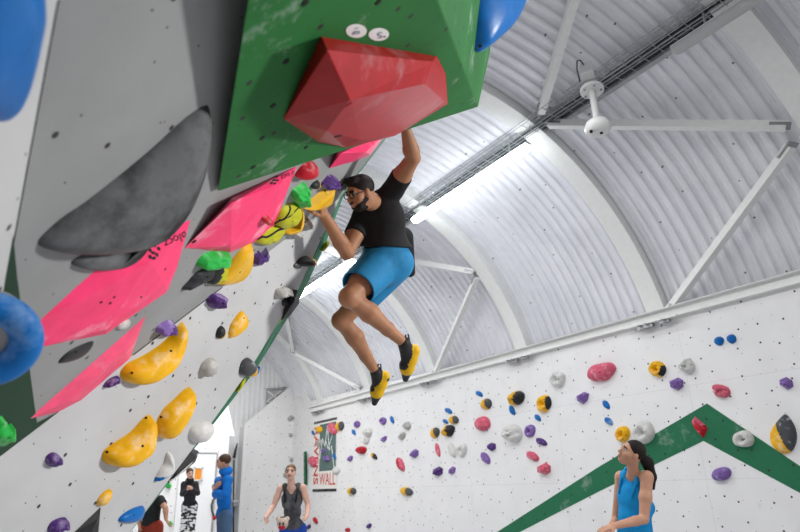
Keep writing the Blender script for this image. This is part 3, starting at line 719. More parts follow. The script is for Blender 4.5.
L('purple chalky lump hold below the golden yellow hold', ('purple', 'lilac'), [(206, 299), (209, 294), (216, 293), (223, 295), (221, 301), (218, 307), (211, 308), (207, 304)], P1, .06, smooth=False, rings=5, lump=.25, split=(3, -5, .25))
L('yellow kite-shaped hold in the middle of the overhanging board', 'yellow', [(228, 338.5), (230, 325), (236, 316), (242, 310.5), (247, 319), (246, 326), (238, 334)], P1, .035, sm=2, bolts=((244, 318),), br=.004)
L('small black and yellow hold left of the yellow kite-shaped hold', ('dark', 'gold'), [(215.5, 336), (217, 329), (221.5, 325.5), (223.5, 331), (222, 337), (218, 338.5)], P1, .03, split=(4, 3, .1))
L('grey egg-shaped hold below the small black and yellow hold', 'grey', [(199, 374), (201, 364), (208, 358), (214, 359), (213, 366), (207, 373), (203, 376)], P1, .06)
L('grey and black hold with a yellow end sitting on the lower board edge', ('slate', 'gold'), [(239, 373), (241, 362), (247, 357.5), (252, 361), (254, 368), (252, 375), (246, 376)], P1, .055, split=(4, 7, .1))
L('white egg-shaped sloper near the board edge, right of the two yellow crescents', 'white', [(188.5, 436), (190, 428), (198, 422), (207, 421), (211, 424), (209, 432), (202, 440), (193, 442)], P1, .06)
L('uppermost yellow crescent hold with a chalky hollow, under the joint line', 'yellow', [(119.5, 374), (126, 364), (140, 357), (155, 348), (168, 337), (177, 326), (182, 322), (184, 326), (182, 338), (176, 352), (166, 364), (152, 372), (138, 382), (126, 382)], P1, .075, centre=(150, 364), shift=(4, 4), sm=3, a=3, bolts=((132, 373), (171, 351)), br=.005)
L('largest yellow crescent hold, left of the middle yellow one, lowest of the three', 'yellow', [(101.5, 458), (104, 450), (115, 442), (130, 432), (141, 420), (147, 415), (151, 417), (150, 433), (145, 446), (132, 455), (119, 464), (107, 464)], P1, .085, centre=(127, 447), shift=(2, 3), sm=3, a=3, bolts=((107, 452), (142.5, 446), (146, 418)), br=.0055)
L('middle yellow crescent hold with a chalky hollow, between its two larger neighbours', 'yellow', [(156, 434), (157, 420), (164, 408), (173, 400), (182, 391), (190, 387), (190.5, 394), (186, 405), (180, 415), (172, 428), (163, 438)], P1, .075, centre=(171, 414), shift=(2, 3), sm=3, a=3, bolts=((161, 417),), br=.0055)
L('small yellow wedge hold above the black triangular volume', 'yellow', [(96, 504.5), (99, 496), (109, 488.5), (110, 492), (106, 500), (101, 505)], P1, .03, sm=2)
L('purple crumpled hold between the board joint and the bottom left corner', 'purple', [(45, 461), (46, 456), (51, 452.5), (56, 453), (60, 457), (59, 462), (53, 466), (48, 466)], P1, .035, smooth=False, rings=5, lump=.2)
L('purple hold cut by the bottom edge of the picture', 'purple', [(47, 530), (50, 523), (56, 519), (64, 517), (67, 520), (66, 526), (58, 530), (52, 535)], P1, .04, smooth=False, rings=5, lump=.2)
L('flat blue hold at the lower board edge in front of the person in red shorts', 'blue', [(118, 521), (121, 515.5), (131, 509), (142, 505.5), (144, 509), (142, 516), (136, 521), (126, 522.5)], P1, .03, bolts=((134, 515),), br=.003)
L('white crescent hold with blue tips near the lower board edge', ('white', 'blue'), [(154, 481), (158, 471), (164, 462), (166, 453), (169, 451.5), (170.5, 459), (169, 470), (163, 476)], P1, .045, shift=(2, 2), split=(-3, 9, .52))
L('small purple hold touching the upper end of the top yellow crescent', ('purple', 'lilac'), [(155, 331), (158, 325), (165, 321), (171, 319.5), (174, 325), (170, 331), (160, 333)], P2, .05, smooth=False, rings=5, lump=.2, split=(2, -5, .2))
L('small purple hold under the tip of the dusty pink pointed volume', 'purple', [(102.5, 387), (106, 381), (112, 377), (118, 375.5), (116, 381), (110, 386)], P1, .03, smooth=False, rings=4, lump=.2)
L('flat grey hold half hidden behind the bright pink lettered volume', 'grey', [(116, 327), (121, 322), (129, 319), (129.5, 323), (124, 328), (118, 329)], P2, .015)
L('translucent green hold at the left picture edge below the blue ring', 'green', [(-14, 430), (-6, 420), (1, 415), (3, 421), (6, 425), (11, 423), (10, 431), (5, 439), (-4, 444), (-12, 440)], P2, .045, lump=.2, smooth=False, rings=6)
# lime and blue holds on the return side
for lab, mt, c, w, h in (('upper lime hold on the dark green side of the board, left of the climber\'s elbow', 'lime', (325, 246), 5, 13), ('middle lime hold on the dark green board side, below the black wedge volume', 'lime', (278, 320), 5, 15), ('lowest lime hold on the dark green side of the board', 'lime', (240, 385), 6, 17), ('blue hold on the dark green board side next to the grey and yellow hold', 'blue', (256.5, 371), 5, 11)):
    Z = (P1.at(*c)-CAM).dot(FWD)+.1; c0 = U(*c, Z); n = (RGT*.9-FWD*.4).normalized()
    pl = Plane(-FWD*.9+RGT*.3, (-FWD*.9+RGT*.3).normalized().dot(c0))
    L(lab, mt, ell(c[0], c[1], w, h, .6, 8, .1), pl, .05, lump=.2, br=.004)
# the near, out-of-focus blue shapes
def blue_ring():
    c = P2.at(-17, 340); n = P2.n; Rm = frame_z(n); A = P2.at(-17, 340, .07); 
    wpx = (U(36, 340, (A-CAM).dot(FWD))-A).length
    t = thing('climbing_hold', 'big blurred blue ring-shaped hold with a pale hollow at the left picture edge', 'climbing hold', c)
    n2 = (n*.55 - FWD*.75).normalized(); Rm = frame_z(n2); R = wpx*.70; r = wpx*.30
    bm = bmesh.new(); rings = []
    for i in range(48):
        a = 2*math.pi*i/48; d = Rm @ Vector((math.cos(a), math.sin(a), 0)); 
        rings.append([bm.verts.new(A + d*(R+r*math.cos(b)) + n2*(r*.9*math.sin(b))) for b in [2*math.pi*k/20 for k in range(20)]])
    for i in range(48):
        p, q = rings[i], rings[(i+1) % 48]
        for k in range(20): bm.faces.new((p[k], p[(k+1) % 20], q[(k+1) % 20], q[k]))
    fix(bm); obj('ring', bm, M['bluechalk'], t, smooth=True)
    bm = bmesh.new(); bm_tube(bm, [A-n2*.09, A-n2*.02, A-n2*.005], [R*.98, R*.9, R*.5], 32); obj('hollow', bm, M['grey'], t, smooth=True)
    bm = bmesh.new(); bm_tube(bm, [A-n2*.01, A+n2*.004], .012, 12); obj('bolt', bm, M['steel'], t); settle(t)
blue_ring()
L('blurred dark blue sloper in the top left corner of the picture', 'blue', [(-80, 10), (-70, -90), (-20, -110), (18, -60), (28, -5), (24, 30), (16, 70), (6, 103), (-6, 119), (-30, 116), (-60, 80)], P3, .05, centre=(-20, 10), rings=12, a=3)
SP_ = Plane((RGT*.75 - FWD*.62-UPV*.1), 0); SP_.d = SP_.n.dot(U(500, 0, 3.55))
def blue_top():
    a = hit(bvh(GVOL), 478, 30, 0); n = (RGT*.8-FWD*.6).normalized()
    pl = Plane(n, n.dot(a)+.005)
    L('smooth blue rounded sloper hanging on the right side of the big green volume', 'blue', [(470, 20), (467, -10), (470, -60), (500, -80), (522, -45), (523, -10), (517, 12), (507, 29), (494, 42), (480, 52), (474, 40)], pl, .10, centre=(490, -12), shift=(6, 0), rings=12, a=2.6, bolts=((480, 46),), br=.008)
blue_top()
# ------------------------------------------------------------------ holds on the right wall
RW = [
# x, y, w, h, kind, colours, label
(719.5, 341, 10, 10, 'dome', ('blue',), 'left of the two small round blue holds near the top of the right wall'),
(732, 339, 10, 10, 'dome', ('blue',), 'right of the two small round blue holds near the top of the right wall'),
(658.5, 369, 17, 17, 'pocket', ('yellow', 'dark'), 'round yellow hold speckled black at its rim, left of the grey knobbly hold'),
(688, 366, 15, 16, 'lump', ('white',), 'grey knobbly hold beside the black-rimmed round yellow hold'),
(678, 384, 14, 15, 'crystal', ('lilac',), 'purple hold just below the grey knobbly hold'),
(721.5, 391, 19, 13, 'lump', ('rose',), 'wide dusky red hold above the peak of the green chevron'),
(787, 383, 16, 13, 'crystal', ('lilac',), 'purple hold near the right picture edge above the big grey and yellow hold'),
(602.5, 372, 29, 20, 'egg', ('rose',), 'largest dusky red egg-shaped hold, high on the right wall'),
(558.5, 379, 15, 18, 'pocket', ('white',), 'pale ring-shaped hold left of the largest dusky red hold'),
(583.5, 398, 11, 14, 'crystal', ('lilac',), 'purple hold between the pale ring-shaped hold and the two small blue ones'),
(479.5, 394, 7, 6, 'wedge', ('blue',), 'tiny blue wedge hold nearest the wall top, above the small grey and yellow egg'),
(487, 404, 11, 12, 'dome', ('slate', 'gold'), 'small grey and yellow egg hold above the round pink hold'),
(518, 398, 15, 16, 'lump', ('dark', 'gold'), 'yellow hold with a charcoal right half, left of the long-faced yellow hold'),
(512.4, 410.6, 6, 10, 'wedge', ('blue',), 'small blue drop hold directly under the yellow and charcoal hold'),
(545, 403.5, 14, 19, 'pocket', ('dark', 'yellow'), 'tall yellow oval hold with three bolt holes and a grey rim'),
(538, 418, 6, 7, 'wedge', ('blue',), 'small blue hold below the tall yellow oval hold'),
(483.5, 424, 15, 16, 'dome', ('rose',), 'round pink hold below the small grey and yellow egg hold'),
(514, 433.5, 19, 18, 'lump', ('white',), 'pale three-cornered knobbly hold left of the lilac pocketed hold'),
(530.7, 431, 10, 14, 'pocket', ('lilac',), 'lilac pocketed hold right of the pale three-cornered hold'),
(541.7, 442, 11, 8, 'wedge', ('purple',), 'dark purple wedge right of and below the lilac pocketed hold'),
(492, 446.7, 8, 9, 'crystal', ('purple',), 'small purple triangular hold below the round pink hold'),
(486, 458.4, 9, 12, 'wedge', ('lilac',), 'purple curved hold below the small purple triangular hold'),
(533, 456.4, 12, 10, 'wedge', ('rose',), 'pink mushroom-shaped hold, upper of the pink pair'),
(545.8, 469, 13, 13, 'crystal', ('rose',), 'pink peaked hold, lower of the pink pair'),
(383.5, 421, 6.5, 8, 'pocket', ('lilac',), 'small purple hold left of the thin blue one under the climber\'s left foot'),
(392.4, 420, 4, 8, 'wedge', ('blue',), 'thin slanting blue hold under the climber\'s left foot'),
(407.5, 425.7, 7, 9, 'lump', ('grey',), 'upper of the two small grey holds right of the thin slanting blue hold'),
(402.7, 436, 6, 9, 'lump', ('grey',), 'lower of the two small grey holds right of the thin slanting blue hold'),
(384.3, 439, 5, 8, 'crystal', ('lilac',), 'small purple hold below the purple one under the climber\'s left foot'),
(448.8, 411, 7, 6, 'wedge', ('blue',), 'upper of two small blue holds left of the grey and yellow egg trio'),
(445.7, 421.6, 5, 5, 'wedge', ('blue',), 'lower, tinier of two small blue holds beside the grey and yellow egg trio'),
(454.4, 420, 10, 9, 'dome', ('slate', 'gold'), 'uppermost of three grey and yellow egg holds'),
(435.6, 432.8, 9, 12, 'dome', ('slate', 'gold'), 'leftmost of three grey and yellow egg holds'),
(449.4, 430.5, 11, 12, 'lump', ('dark', 'gold'), 'darkest of three yellow egg holds, right below the uppermost one'),
(438, 450.3, 5, 14, 'wedge', ('rose',), 'thin upright pink sliver hold below the leftmost egg hold'),
(452.3, 450.3, 8, 15, 'wedge', ('white',), 'pale crescent hold left of the pale round hold'),
(462.6, 450, 10, 15, 'pocket', ('white',), 'pale round pitted hold right of the pale crescent hold'),
(415.3, 453.4, 8, 10, 'crystal', ('lilac',), 'purple hold up and right of the slanting red hold'),
(401, 464.8, 8, 14, 'wedge', ('red', 'rose'), 'slanting red drop-shaped hold above the black and yellow oval'),
(439, 471.4, 9, 11, 'crystal', ('purple',), 'purple hold below the thin pink sliver hold'),
(452.3, 470.8, 6, 9, 'crystal', ('lilac',), 'small purple hold right of the purple one below the pink sliver'),
(407, 491.5, 14, 9, 'dome', ('slate', 'gold'), 'black oval hold with a yellow centre below the slanting red hold'),
(320, 429.5, 7, 8, 'dome', ('yellow',), 'yellow hold on the top left of the poster'),
(333.4, 428.6, 9, 14, 'egg', ('rose',), 'large pink hold over the top right corner of the poster'),
(340.5, 426.4, 8, 11, 'dome', ('slate', 'gold'), 'grey and yellow egg hold just right of the poster top'),
(313.5, 433, 3.5, 5, 'wedge', ('blue',), 'tiny dark blue hold at the upper left edge of the poster'),
(357.5, 424.4, 6, 7.5, 'pocket', ('lilac',), 'purple hold straight above the tiny blue hold right of the poster'),
(354, 432.5, 4, 6, 'wedge', ('blue',), 'tiny blue hold between the poster and the pale knobbly hold'),
(368.8, 432, 8.5, 8.5, 'lump', ('white',), 'pale knobbly hold right of the poster, upper of two'),
(366.8, 440.5, 5.5, 7, 'lump', ('white',), 'pale narrow hold right of the poster, lower of two'),
(362.5, 450, 10, 8.5, 'lump', ('red',), 'deep red two-part hold right of the poster picture'),
(374.4, 456.5, 6, 6.5, 'wedge', ('gold', 'dark'), 'small yellow and black hold right of the deep red hold'),
(350.7, 458.7, 5, 6.5, 'crystal', ('lilac',), 'small purple hold left of and below the deep red hold'),
(320.2, 443, 5.5, 8, 'lump', ('grey',), 'grey hold on the left side of the poster picture'),
(324, 450.6, 4.5, 5.5, 'crystal', ('lilac',), 'small greyish purple hold on the middle of the poster picture'),
(327.8, 458.2, 7, 7, 'crystal', ('lilac',), 'lilac hold on the lower half of the poster picture'),
(334.8, 456, 4, 8, 'wedge', ('blue',), 'blue hold on the right side of the poster picture'),
(313.5, 461.6, 8, 12, 'egg', ('rose',), 'pink hold covering the lettering at the left side of the poster'),
(336.8, 470.4, 7, 9, 'dome', ('white',), 'pale round hold at the lower right edge of the poster'),
(352.4, 491.2, 9, 8, 'dome', ('slate', 'gold'), 'dark round hold with yellow underside right of the poster bottom'),
(369.5, 526, 4.5, 6, 'crystal', ('purple',), 'small purple hold at the bottom picture edge right of the woman in grey'),
(315.7, 520.7, 4.5, 7, 'wedge', ('red',), 'small red hold beside the hand of the woman in grey'),
(348, 530, 5, 5, 'dome', ('red',), 'small red hold cut by the bottom picture edge'),
(309, 527, 4, 6, 'crystal', ('purple',), 'tiny purple hold beneath the hand of the woman in grey'),
(606.5, 405, 7, 9, 'wedge', ('blue',), 'small blue hold above and left of the round yellow hold by the dark-haired woman'),
(609, 421.5, 8, 8, 'wedge', ('bluechalk',), 'chalky blue hold left of the yellow hold behind the dark-haired woman\'s head'),
(623.5, 434.5, 15, 17, 'pocket', ('yellow',), 'yellow three-holed round hold touching the top of the dark-haired woman\'s head'),
(645, 432, 21, 24, 'pocket', ('white',), 'large white ring-shaped hold behind the dark-haired woman\'s head'),
(700, 427, 16, 22, 'gem', ('red', 'rose'), 'red rhombus-shaped hold at the peak of the green chevron'),
(744.5, 439, 23, 18, 'pocket', ('white',), 'white curled hold on the right arm of the green chevron'),
(784, 434, 26, 39, 'leaf', ('slate', 'yellow'), 'big leaf-shaped grey hold with a yellow half near the right picture edge'),
(722, 474, 20, 15, 'egg', ('lilac',), 'lilac saucer-shaped hold alone inside the green chevron'),
]
def right_hold(i, x, y, w, h, kind, cols, lab, pl=PW):
    d = (pl.at(x, y)-CAM).dot(FWD); s = d/FPX
    H = {'dome': .42, 'pocket': .36, 'lump': .5, 'crystal': .5, 'egg': .42, 'wedge': .35, 'gem': .3, 'leaf': .25}[kind]*min(w, h)*s*1.15
    seed = i*7+3; kw = dict(seed=seed); bolts = []; sp = None
    if kind == 'dome': pts = ell(x, y, w*.94, h*.94, .3, 8, .05, seed); kw.update(lump=.05)
    elif kind == 'pocket': pts = ell(x, y, w*.95, h*.95, .2, 9, .08, seed); kw.update(hole=.5, lump=.12, a=4)
    elif kind == 'lump': pts = ell(x, y, w*.98, h*.98, .4, 7, .18, seed); kw.update(lump=.35)
    elif kind == 'crystal': pts = ell(x, y, w, h, .5, 6, .14, seed); kw.update(lump=.35, rings=4, smooth=False, sm=1)
    elif kind == 'egg': pts = ell(x, y, w*.95, h*.92, -.3, 9, .06, seed); kw.update(a=2.6, lump=.06)
    elif kind == 'wedge': pts = [(x-w*.5, y-h*.5), (x+w*.1, y-h*.42), (x+w*.5, y+h*.1), (x+w*.42, y+h*.5), (x-w*.2, y+h*.3), (x-w*.45, y)]; kw.update(rings=4, sm=2, lump=.1)
    elif kind == 'gem': pts = [(x-w*.5, y-h*.3), (x-w*.3, y-h*.5), (x+w*.35, y-h*.1), (x+w*.5, y+h*.1), (x+w*.25, y+h*.5), (x-w*.2, y+h*.15)]; kw.update(rings=3, sm=1, smooth=False)
    elif kind == 'leaf': pts = [(x-w*.15, y-h*.4), (x+w*.1, y-h*.5), (x+w*.42, y-h*.2), (x+w*.5, y+h*.15), (x+w*.3, y+h*.45), (x-w*.1, y+h*.5), (x-w*.42, y+h*.3), (x-w*.48, y-h*.05)]; kw.update(a=4, rings=8)
    if len(cols) > 1: sp = {'leaf': (-10, 3, .05), 'pocket': (-6, 0, -.45), 'dome': (-5, 3, -.22), 'wedge': (3, -4, .1), 'gem': (-5, -8, .3), 'lump': (-5, -1, -.1)}[kind]
    if cols == ('gold', 'dark'): sp = (4, -3, 0)
    if cols == ('yellow', 'dark'): sp = (6, 2, .55)
    if min(w, h) > 9.5:
        br = .009*max(.7, min(1, min(w, h)/14))
        bolts = {'pocket': [(x, y)], 'egg': [(x-w*.1, y)], 'lump': [(x-w*.2, y-h*.05), (x+w*.2, y-h*.08)], 'dome': [(x-w*.2, y-h*.1)], 'crystal': [(x, y)], 'gem': [(x, y)], 'leaf': [(x-w*.12, y), (x+w*.05, y-h*.36)], 'wedge': [(x, y)]}[kind]
        if 'yellow' in cols and kind == 'pocket': bolts = [(x-w*.15, y-h*.2), (x+w*.2, y+h*.05), (x-w*.05, y+h*.25)]
        bolts = [(a, b, br) for a, b in bolts]
    o = hold(lab, tuple(cols), pts, pl, H, centre=(x, y), shift=(-w*.05, h*.05), split=sp, **kw)
    if bolts:
        tr = bvh2(o)
        for a, b, r in bolts:
            dr = ray(a, b).normalized(); hh = tr.ray_cast(CAM, dr)
            if hh[0] is None: continue
            n = hh[1] if hh[1].dot(dr) < 0 else -hh[1]; q = hh[0]-o.location
            bm = bmesh.new(); bm_tube(bm, [q-n*.004, q+n*.002], [r, r], 10); obj('bolt_hole', bm, M['hole'], o)
    return o
for i, r in enumerate(RW): right_hold(i, *r)
# small grey holds on the end wall
for i, (x, y, w, h, lab) in enumerate(((290.5, 418, 5, 7, 'uppermost small grey hold beside the far wall corner'), (290.5, 435, 3.5, 4.5, 'second small grey hold down the far wall corner'),
    (291.5, 459.5, 4.5, 5, 'small grey hold just above the grey-topped woman\'s head'), (285, 475, 5, 6, 'small grey hold left of the grey-topped woman\'s face'))):
    right_hold(100+i, x, y, w, h, 'lump', ('grey',), lab, pl=PC)
pb = PB
for i, (x, y, w, h, lab) in enumerate(((168.5, 485.5, 6, 6, 'small green hold on the back wall above the person in red shorts'), (170.5, 523, 4.5, 4.5, 'small green hold on the back wall by the hand of the person in red shorts'),
    )):
    right_hold(120+i, x, y, w, h, 'lump', ('green',), lab, pl=pb)
right_hold(123, 199.5, 487, 3.5, 13, 'dome', ('lime',), 'tall lime hold on the back wall right of the person in patterned leggings', pl=pb)
# dark striped volume hung on the lower board edge, seen against the people
def edge_volume():
    pts = [U(168, 484, 3.05), U(170, 476, 3.05), U(185, 465, 3.2), U(198, 450.5, 3.3), U(199, 453, 3.3), U(195, 462, 3.3), U(186, 470, 3.2), U(196, 458, 3.1), U(176, 476, 2.98), P1.at(172, 475)-P1.n*.06, P1.at(192, 448)-P1.n*.06]
    o = hull('climbing_volume', pts, M['black']); tag(o, 'long black volume with a white edge stripe above the person in patterned leggings', 'climbing volume')
    bm = bmesh.new(); bm_tube(bm, [U(169.5, 482, 3.0), U(180, 473.5, 3.03), U(190, 464, 3.1), U(198, 454, 3.2)], .005, 5); obj('stripe', bm, M['plastic'], o)
edge_volume()
# ------------------------------------------------------------------ people (signed-distance modelling, one surface per garment)
def V3(*a): return np.array(a, float)
class Sdf:
    def __init__(s): s.p = []
    def cone(s, a, b, ra, rb, k=.02, m=0, sub=False, cutb=False, cuta=False):
        s.p.append(('c', np.array(a, float), np.array(b, float), ra, rb, k, m, sub, cutb, cuta)); return s
    def ell(s, c, r, R=None, k=.02, m=0, sub=False):
        s.p.append(('e', np.array(c, float), np.array(r, float), np.eye(3) if R is None else np.array(R, float), None, k, m, sub, 0, 0)); return s
    def plane(s, c, n):      # removes everything on the n side
        s.p.append(('p', np.array(c, float), np.array(n, float)/np.linalg.norm(n), None, None, 0, 0, True, 0, 0)); return s
    def chain(s, pts, rs, k=.02, m=0):
        for a, b, ra, rb in zip(pts, pts[1:], rs, rs[1:]): s.cone(a, b, ra, rb, k, m)
        return s
    def mesh(s, name, mats, h=.006, parent=None, smooth=2):
        lo = []; hi = []
        for q in s.p:
            if q[7]: continue
            if q[0] == 'c': r = max(q[3], q[4]); lo.append(np.minimum(q[1], q[2])-r); hi.append(np.maximum(q[1], q[2])+r)
            else: r = max(q[2]); lo.append(q[1]-r); hi.append(q[1]+r)
        lo = np.min(lo, 0)-3*h-.01; hi = np.max(hi, 0)+3*h+.01
        N = np.ceil((hi-lo)/h).astype(int)+1
        D = np.full(N, .06, np.float32); O = np.zeros(N, np.int8); B = np.full(N, .06, np.float32)
        for q in s.p:
            if q[0] == 'p':
                ax = [lo[i]+h*np.arange(N[i]) for i in range(3)]
                d = ((ax[0]-q[1][0])*q[2][0])[:, None, None]+((ax[1]-q[1][1])*q[2][1])[None, :, None]+((ax[2]-q[1][2])*q[2][2])[None, None, :]
                np.maximum(D, d.astype(np.float32), out=D); continue
            if q[0] == 'c': r = max(q[3], q[4]); a0 = np.minimum(q[1], q[2])-r; a1 = np.maximum(q[1], q[2])+r
            else: r = max(q[2]); a0 = q[1]-r; a1 = q[1]+r
            pad = q[5]+2.5*h
            i0 = np.maximum(0, np.floor((a0-pad-lo)/h).astype(int)); i1 = np.minimum(N, np.ceil((a1+pad-lo)/h).astype(int)+1)
            if (i1 <= i0).any(): continue
            sl = tuple(slice(a, b) for a, b in zip(i0, i1))
            g = np.stack(np.meshgrid(*[lo[i]+h*np.arange(i0[i], i1[i]) for i in range(3)], indexing='ij'), -1).astype(np.float32)
            if q[0] == 'c':
                a, b = q[1].astype(np.float32), q[2].astype(np.float32); ba = b-a; L2 = max(1e-9, float(ba@ba)); t = ((g-a)@ba)/L2
                tc = np.clip(t, 0, 1); d = np.linalg.norm(g-a-tc[..., None]*ba, axis=-1)-(q[3]+(q[4]-q[3])*tc)
                Ln = math.sqrt(L2)
                if q[8]: d = np.maximum(d, (t-1)*Ln)
                if q[9]: d = np.maximum(d, -t*Ln)
            else:
                x = (g-q[1].astype(np.float32))@q[3].astype(np.float32); rr = q[2].astype(np.float32)
                k0 = np.linalg.norm(x/rr, axis=-1); k1 = np.linalg.norm(x/rr**2, axis=-1)+1e-9; d = k0*(k0-1)/k1
            cur = D[sl]; k = q[5]
            if q[7]:
                d = -d; hh = np.clip(.5+.5*(d-cur)/max(k, 1e-6), 0, 1); D[sl] = cur*(1-hh)+d*hh + k*hh*(1-hh); continue
            own = d < B[sl]; o = O[sl]; o[own] = q[6]; B[sl] = np.minimum(B[sl], d)
            hh = np.clip(.5+.5*(cur-d)/max(k, 1e-6), 0, 1); D[sl] = cur*(1-hh)+d*hh - k*hh*(1-hh)
        return nets(name, D, O, lo, h, mats, parent, smooth)
def nets(name, D, O, lo, h, mats, parent, smooth):
    ins = D < 0
    c = np.zeros(tuple(n-1 for n in D.shape), np.int8)
    for dx in (0, 1):
        for dy in (0, 1):
            for dz in (0, 1): c += ins[dx:D.shape[0]-1+dx, dy:D.shape[1]-1+dy, dz:D.shape[2]-1+dz]
    act = (c > 0) & (c < 8); I = np.argwhere(act); n = len(I)
    idx = np.full(act.shape, -1, np.int64); idx[act] = np.arange(n)
    S = np.zeros((n, 3)); Cn = np.zeros(n)
    cor = [(a, b, d) for a in (0, 1) for b in (0, 1) for d in (0, 1)]
    vals = {k: D[I[:, 0]+k[0], I[:, 1]+k[1], I[:, 2]+k[2]] for k in cor}
    for a in cor:
        for ax in range(3):
            if a[ax]: continue
            b = tuple(1 if i == ax else a[i] for i in range(3)); va, vb = vals[a], vals[b]
            mk = (va < 0) != (vb < 0); t = np.where(mk, va/np.where(mk, va-vb, 1), 0)
            P = np.array(a, float)[None]+np.zeros((n, 3)); P[:, ax] += t
            S[mk] += P[mk]; Cn[mk] += 1
    V = lo+(I+S/Cn[:, None])*h
    F = []
    for ax in range(3):
        u, v = [(1, 2), (2, 0), (0, 1)][ax]
        a = ins; s0 = [slice(None)]*3; s1 = [slice(None)]*3; s0[ax] = slice(0, -1); s1[ax] = slice(1, None)
        A = a[tuple(s0)]; Bq = a[tuple(s1)]; E = np.argwhere(A != Bq)
        ok = (E[:, u] > 0) & (E[:, v] > 0) & (E[:, u] < D.shape[u]-1) & (E[:, v] < D.shape[v]-1); E = E[ok]
        fl = A[E[:, 0], E[:, 1], E[:, 2]]
        def g(du, dv):
            k = E.copy(); k[:, u] -= du; k[:, v] -= dv; return idx[k[:, 0], k[:, 1], k[:, 2]]
        q = np.stack([g(1, 1), g(0, 1), g(0, 0), g(1, 0)], 1); q[~fl] = q[~fl][:, ::-1]; F.append(q)
    F = np.concatenate(F); F = F[(F >= 0).all(1)]
    # light smoothing
    e = np.concatenate([F[:, [0, 1]], F[:, [1, 2]], F[:, [2, 3]], F[:, [3, 0]]])
    deg = np.bincount(e.ravel(), minlength=n).astype(float); deg[deg == 0] = 1
    for it in range(smooth):
        A = np.stack([np.bincount(e[:, 0], V[e[:, 1], k], n)+np.bincount(e[:, 1], V[e[:, 0], k], n) for k in range(3)], 1)/deg[:, None]
        V = V+(.5 if it % 2 == 0 else -.4)*(A-V)
    own = O[I[:, 0], I[:, 1], I[:, 2]]
    me = bpy.data.meshes.new(name); me.vertices.add(n); me.vertices.foreach_set('co', V.astype(np.float32).ravel())
    me.loops.add(len(F)*4); me.loops.foreach_set('vertex_index', F.astype(np.int32).ravel())
    me.polygons.add(len(F)); me.polygons.foreach_set('loop_start', np.arange(0, len(F)*4, 4, dtype=np.int32))
    me.update(calc_edges=True)
    o = obj(name, me, mats, parent, smooth=True)
    me.polygons.foreach_set('material_index', own[F[:, 0]].astype(np.int32)); me.update()
    return o
def nv(v): v = np.array(v, float); return v/np.linalg.norm(v)
def basis(fwd, up):
    f = nv(fwd); u = nv(up); r = nv(np.cross(f, u)); u = np.cross(r, f); return np.stack([r, f, u], 1)   # columns right, forward, up
def X(*a): return np.array(U(*a))
def lerp(a, b, t): return a+(b-a)*t
def hand(S, wr, d, n, side, curl=.5, sc=1.0, k=.006, m=0):
    """wr wrist, d direction to knuckles, n palm normal (fingers curl towards it), side +1: thumb on cross(d,n)"""
    d = nv(d); n = nv(n-np.dot(n, d)*d); s = np.cross(d, n)*side
    kn = wr+d*.088*sc
    S.ell(wr+d*.046*sc, np.array([.039, .05, .015])*sc, np.stack([s, d, n], 1), k=.012, m=m)
    for i, (off, ln) in enumerate(((.028, .95), (.010, 1.08), (-.009, 1.0), (-.027, .80))):
        p = kn+s*off*sc; a = curl*.55; pts = [wr+d*.05*sc+s*off*.8*sc, p]; ang = a
        for seg in (.042, .027, .021):
            dd = d*math.cos(ang)+n*math.sin(ang)+s*off*1.2*(1-curl); p = p+nv(dd)*seg*ln*sc; pts.append(p); ang += curl*1.05
        S.chain(pts, [r*sc for r in (.0095, .0098, .009, .0083, .0072)], k=.003, m=m)
    p = wr+d*.02*sc+s*.022*sc+n*.006; pts = [p]
    for seg, (a, b, c) in zip((.040, .032, .026), ((.62, .68, .25), (.80, .42, .35+curl*.3), (.85, .15, .45+curl*.4))):
        p = p+nv(d*a+s*b+n*c)*seg*sc; pts.append(p)
    S.chain(pts, [r*sc for r in (.014, .0115, .010, .0085)], k=.006, m=m)
def head_prims(S, c, fwd, up, sc=1.0, beard=False, skin=0, dark=1, lip=2, white=3, fem=False):
    B = basis(fwd, up)
    def w(x, y, z): return c + B@(np.array([x, y, z])*sc)
    def E(x, y, z, r, k=.015, m=skin, sub=False): S.ell(w(x, y, z), np.array(r)*sc, B, k=k*sc, m=m, sub=sub)
    E(0, -.012, .03, (.073, .094, .085)); E(0, .022, -.03, (.058, .068, .075), .03)
    E(0, .045, -.078, (.034, .036, .028) if not fem else (.028, .034, .026), .03)
    E(0, .076, .03, (.045, .014, .012), .02)
    for s in (-1, 1):
        E(s*.042, .05, -.018, (.022, .026, .024), .02)
        E(s*.030, .099, .012, (.016, .016, .012), .010, sub=True)
        E(s*.030, .0755, .012, (.0120, .0120, .0075), .002, m=white)
        E(s*.030, .0850, .012, (.0058, .0058, .0058), .001, m=dark)
        E(s*.031, .0865, .0335, (.018, .006, .0038), .002, m=dark)
        E(s*.074, -.008, -.002, (.010, .019, .031), .006)
    S.cone(w(0, .086, .012), w(0, .108, -.022), .0085*sc, .0115*sc, .010*sc, skin)
    for s in (-1, 1): E(s*.012, .098, -.026, (.009, .011, .008), .006)
    E(0, .092, -.051, (.023, .010, .0055), .003, m=lip); E(0, .089, -.060, (.018, .010, .0055), .003, m=lip)
    if beard:
        E(0, .036, -.075, (.046, .053, .040), .012, m=dark)
        for s in (-1, 1): S.cone(w(s*.060, .006, -.028), w(s*.034, .056, -.074), .010*sc, .020*sc, .010, dark)
        E(0, .098, -.040, (.024, .009, .005), .004, m=dark)
    return w, B
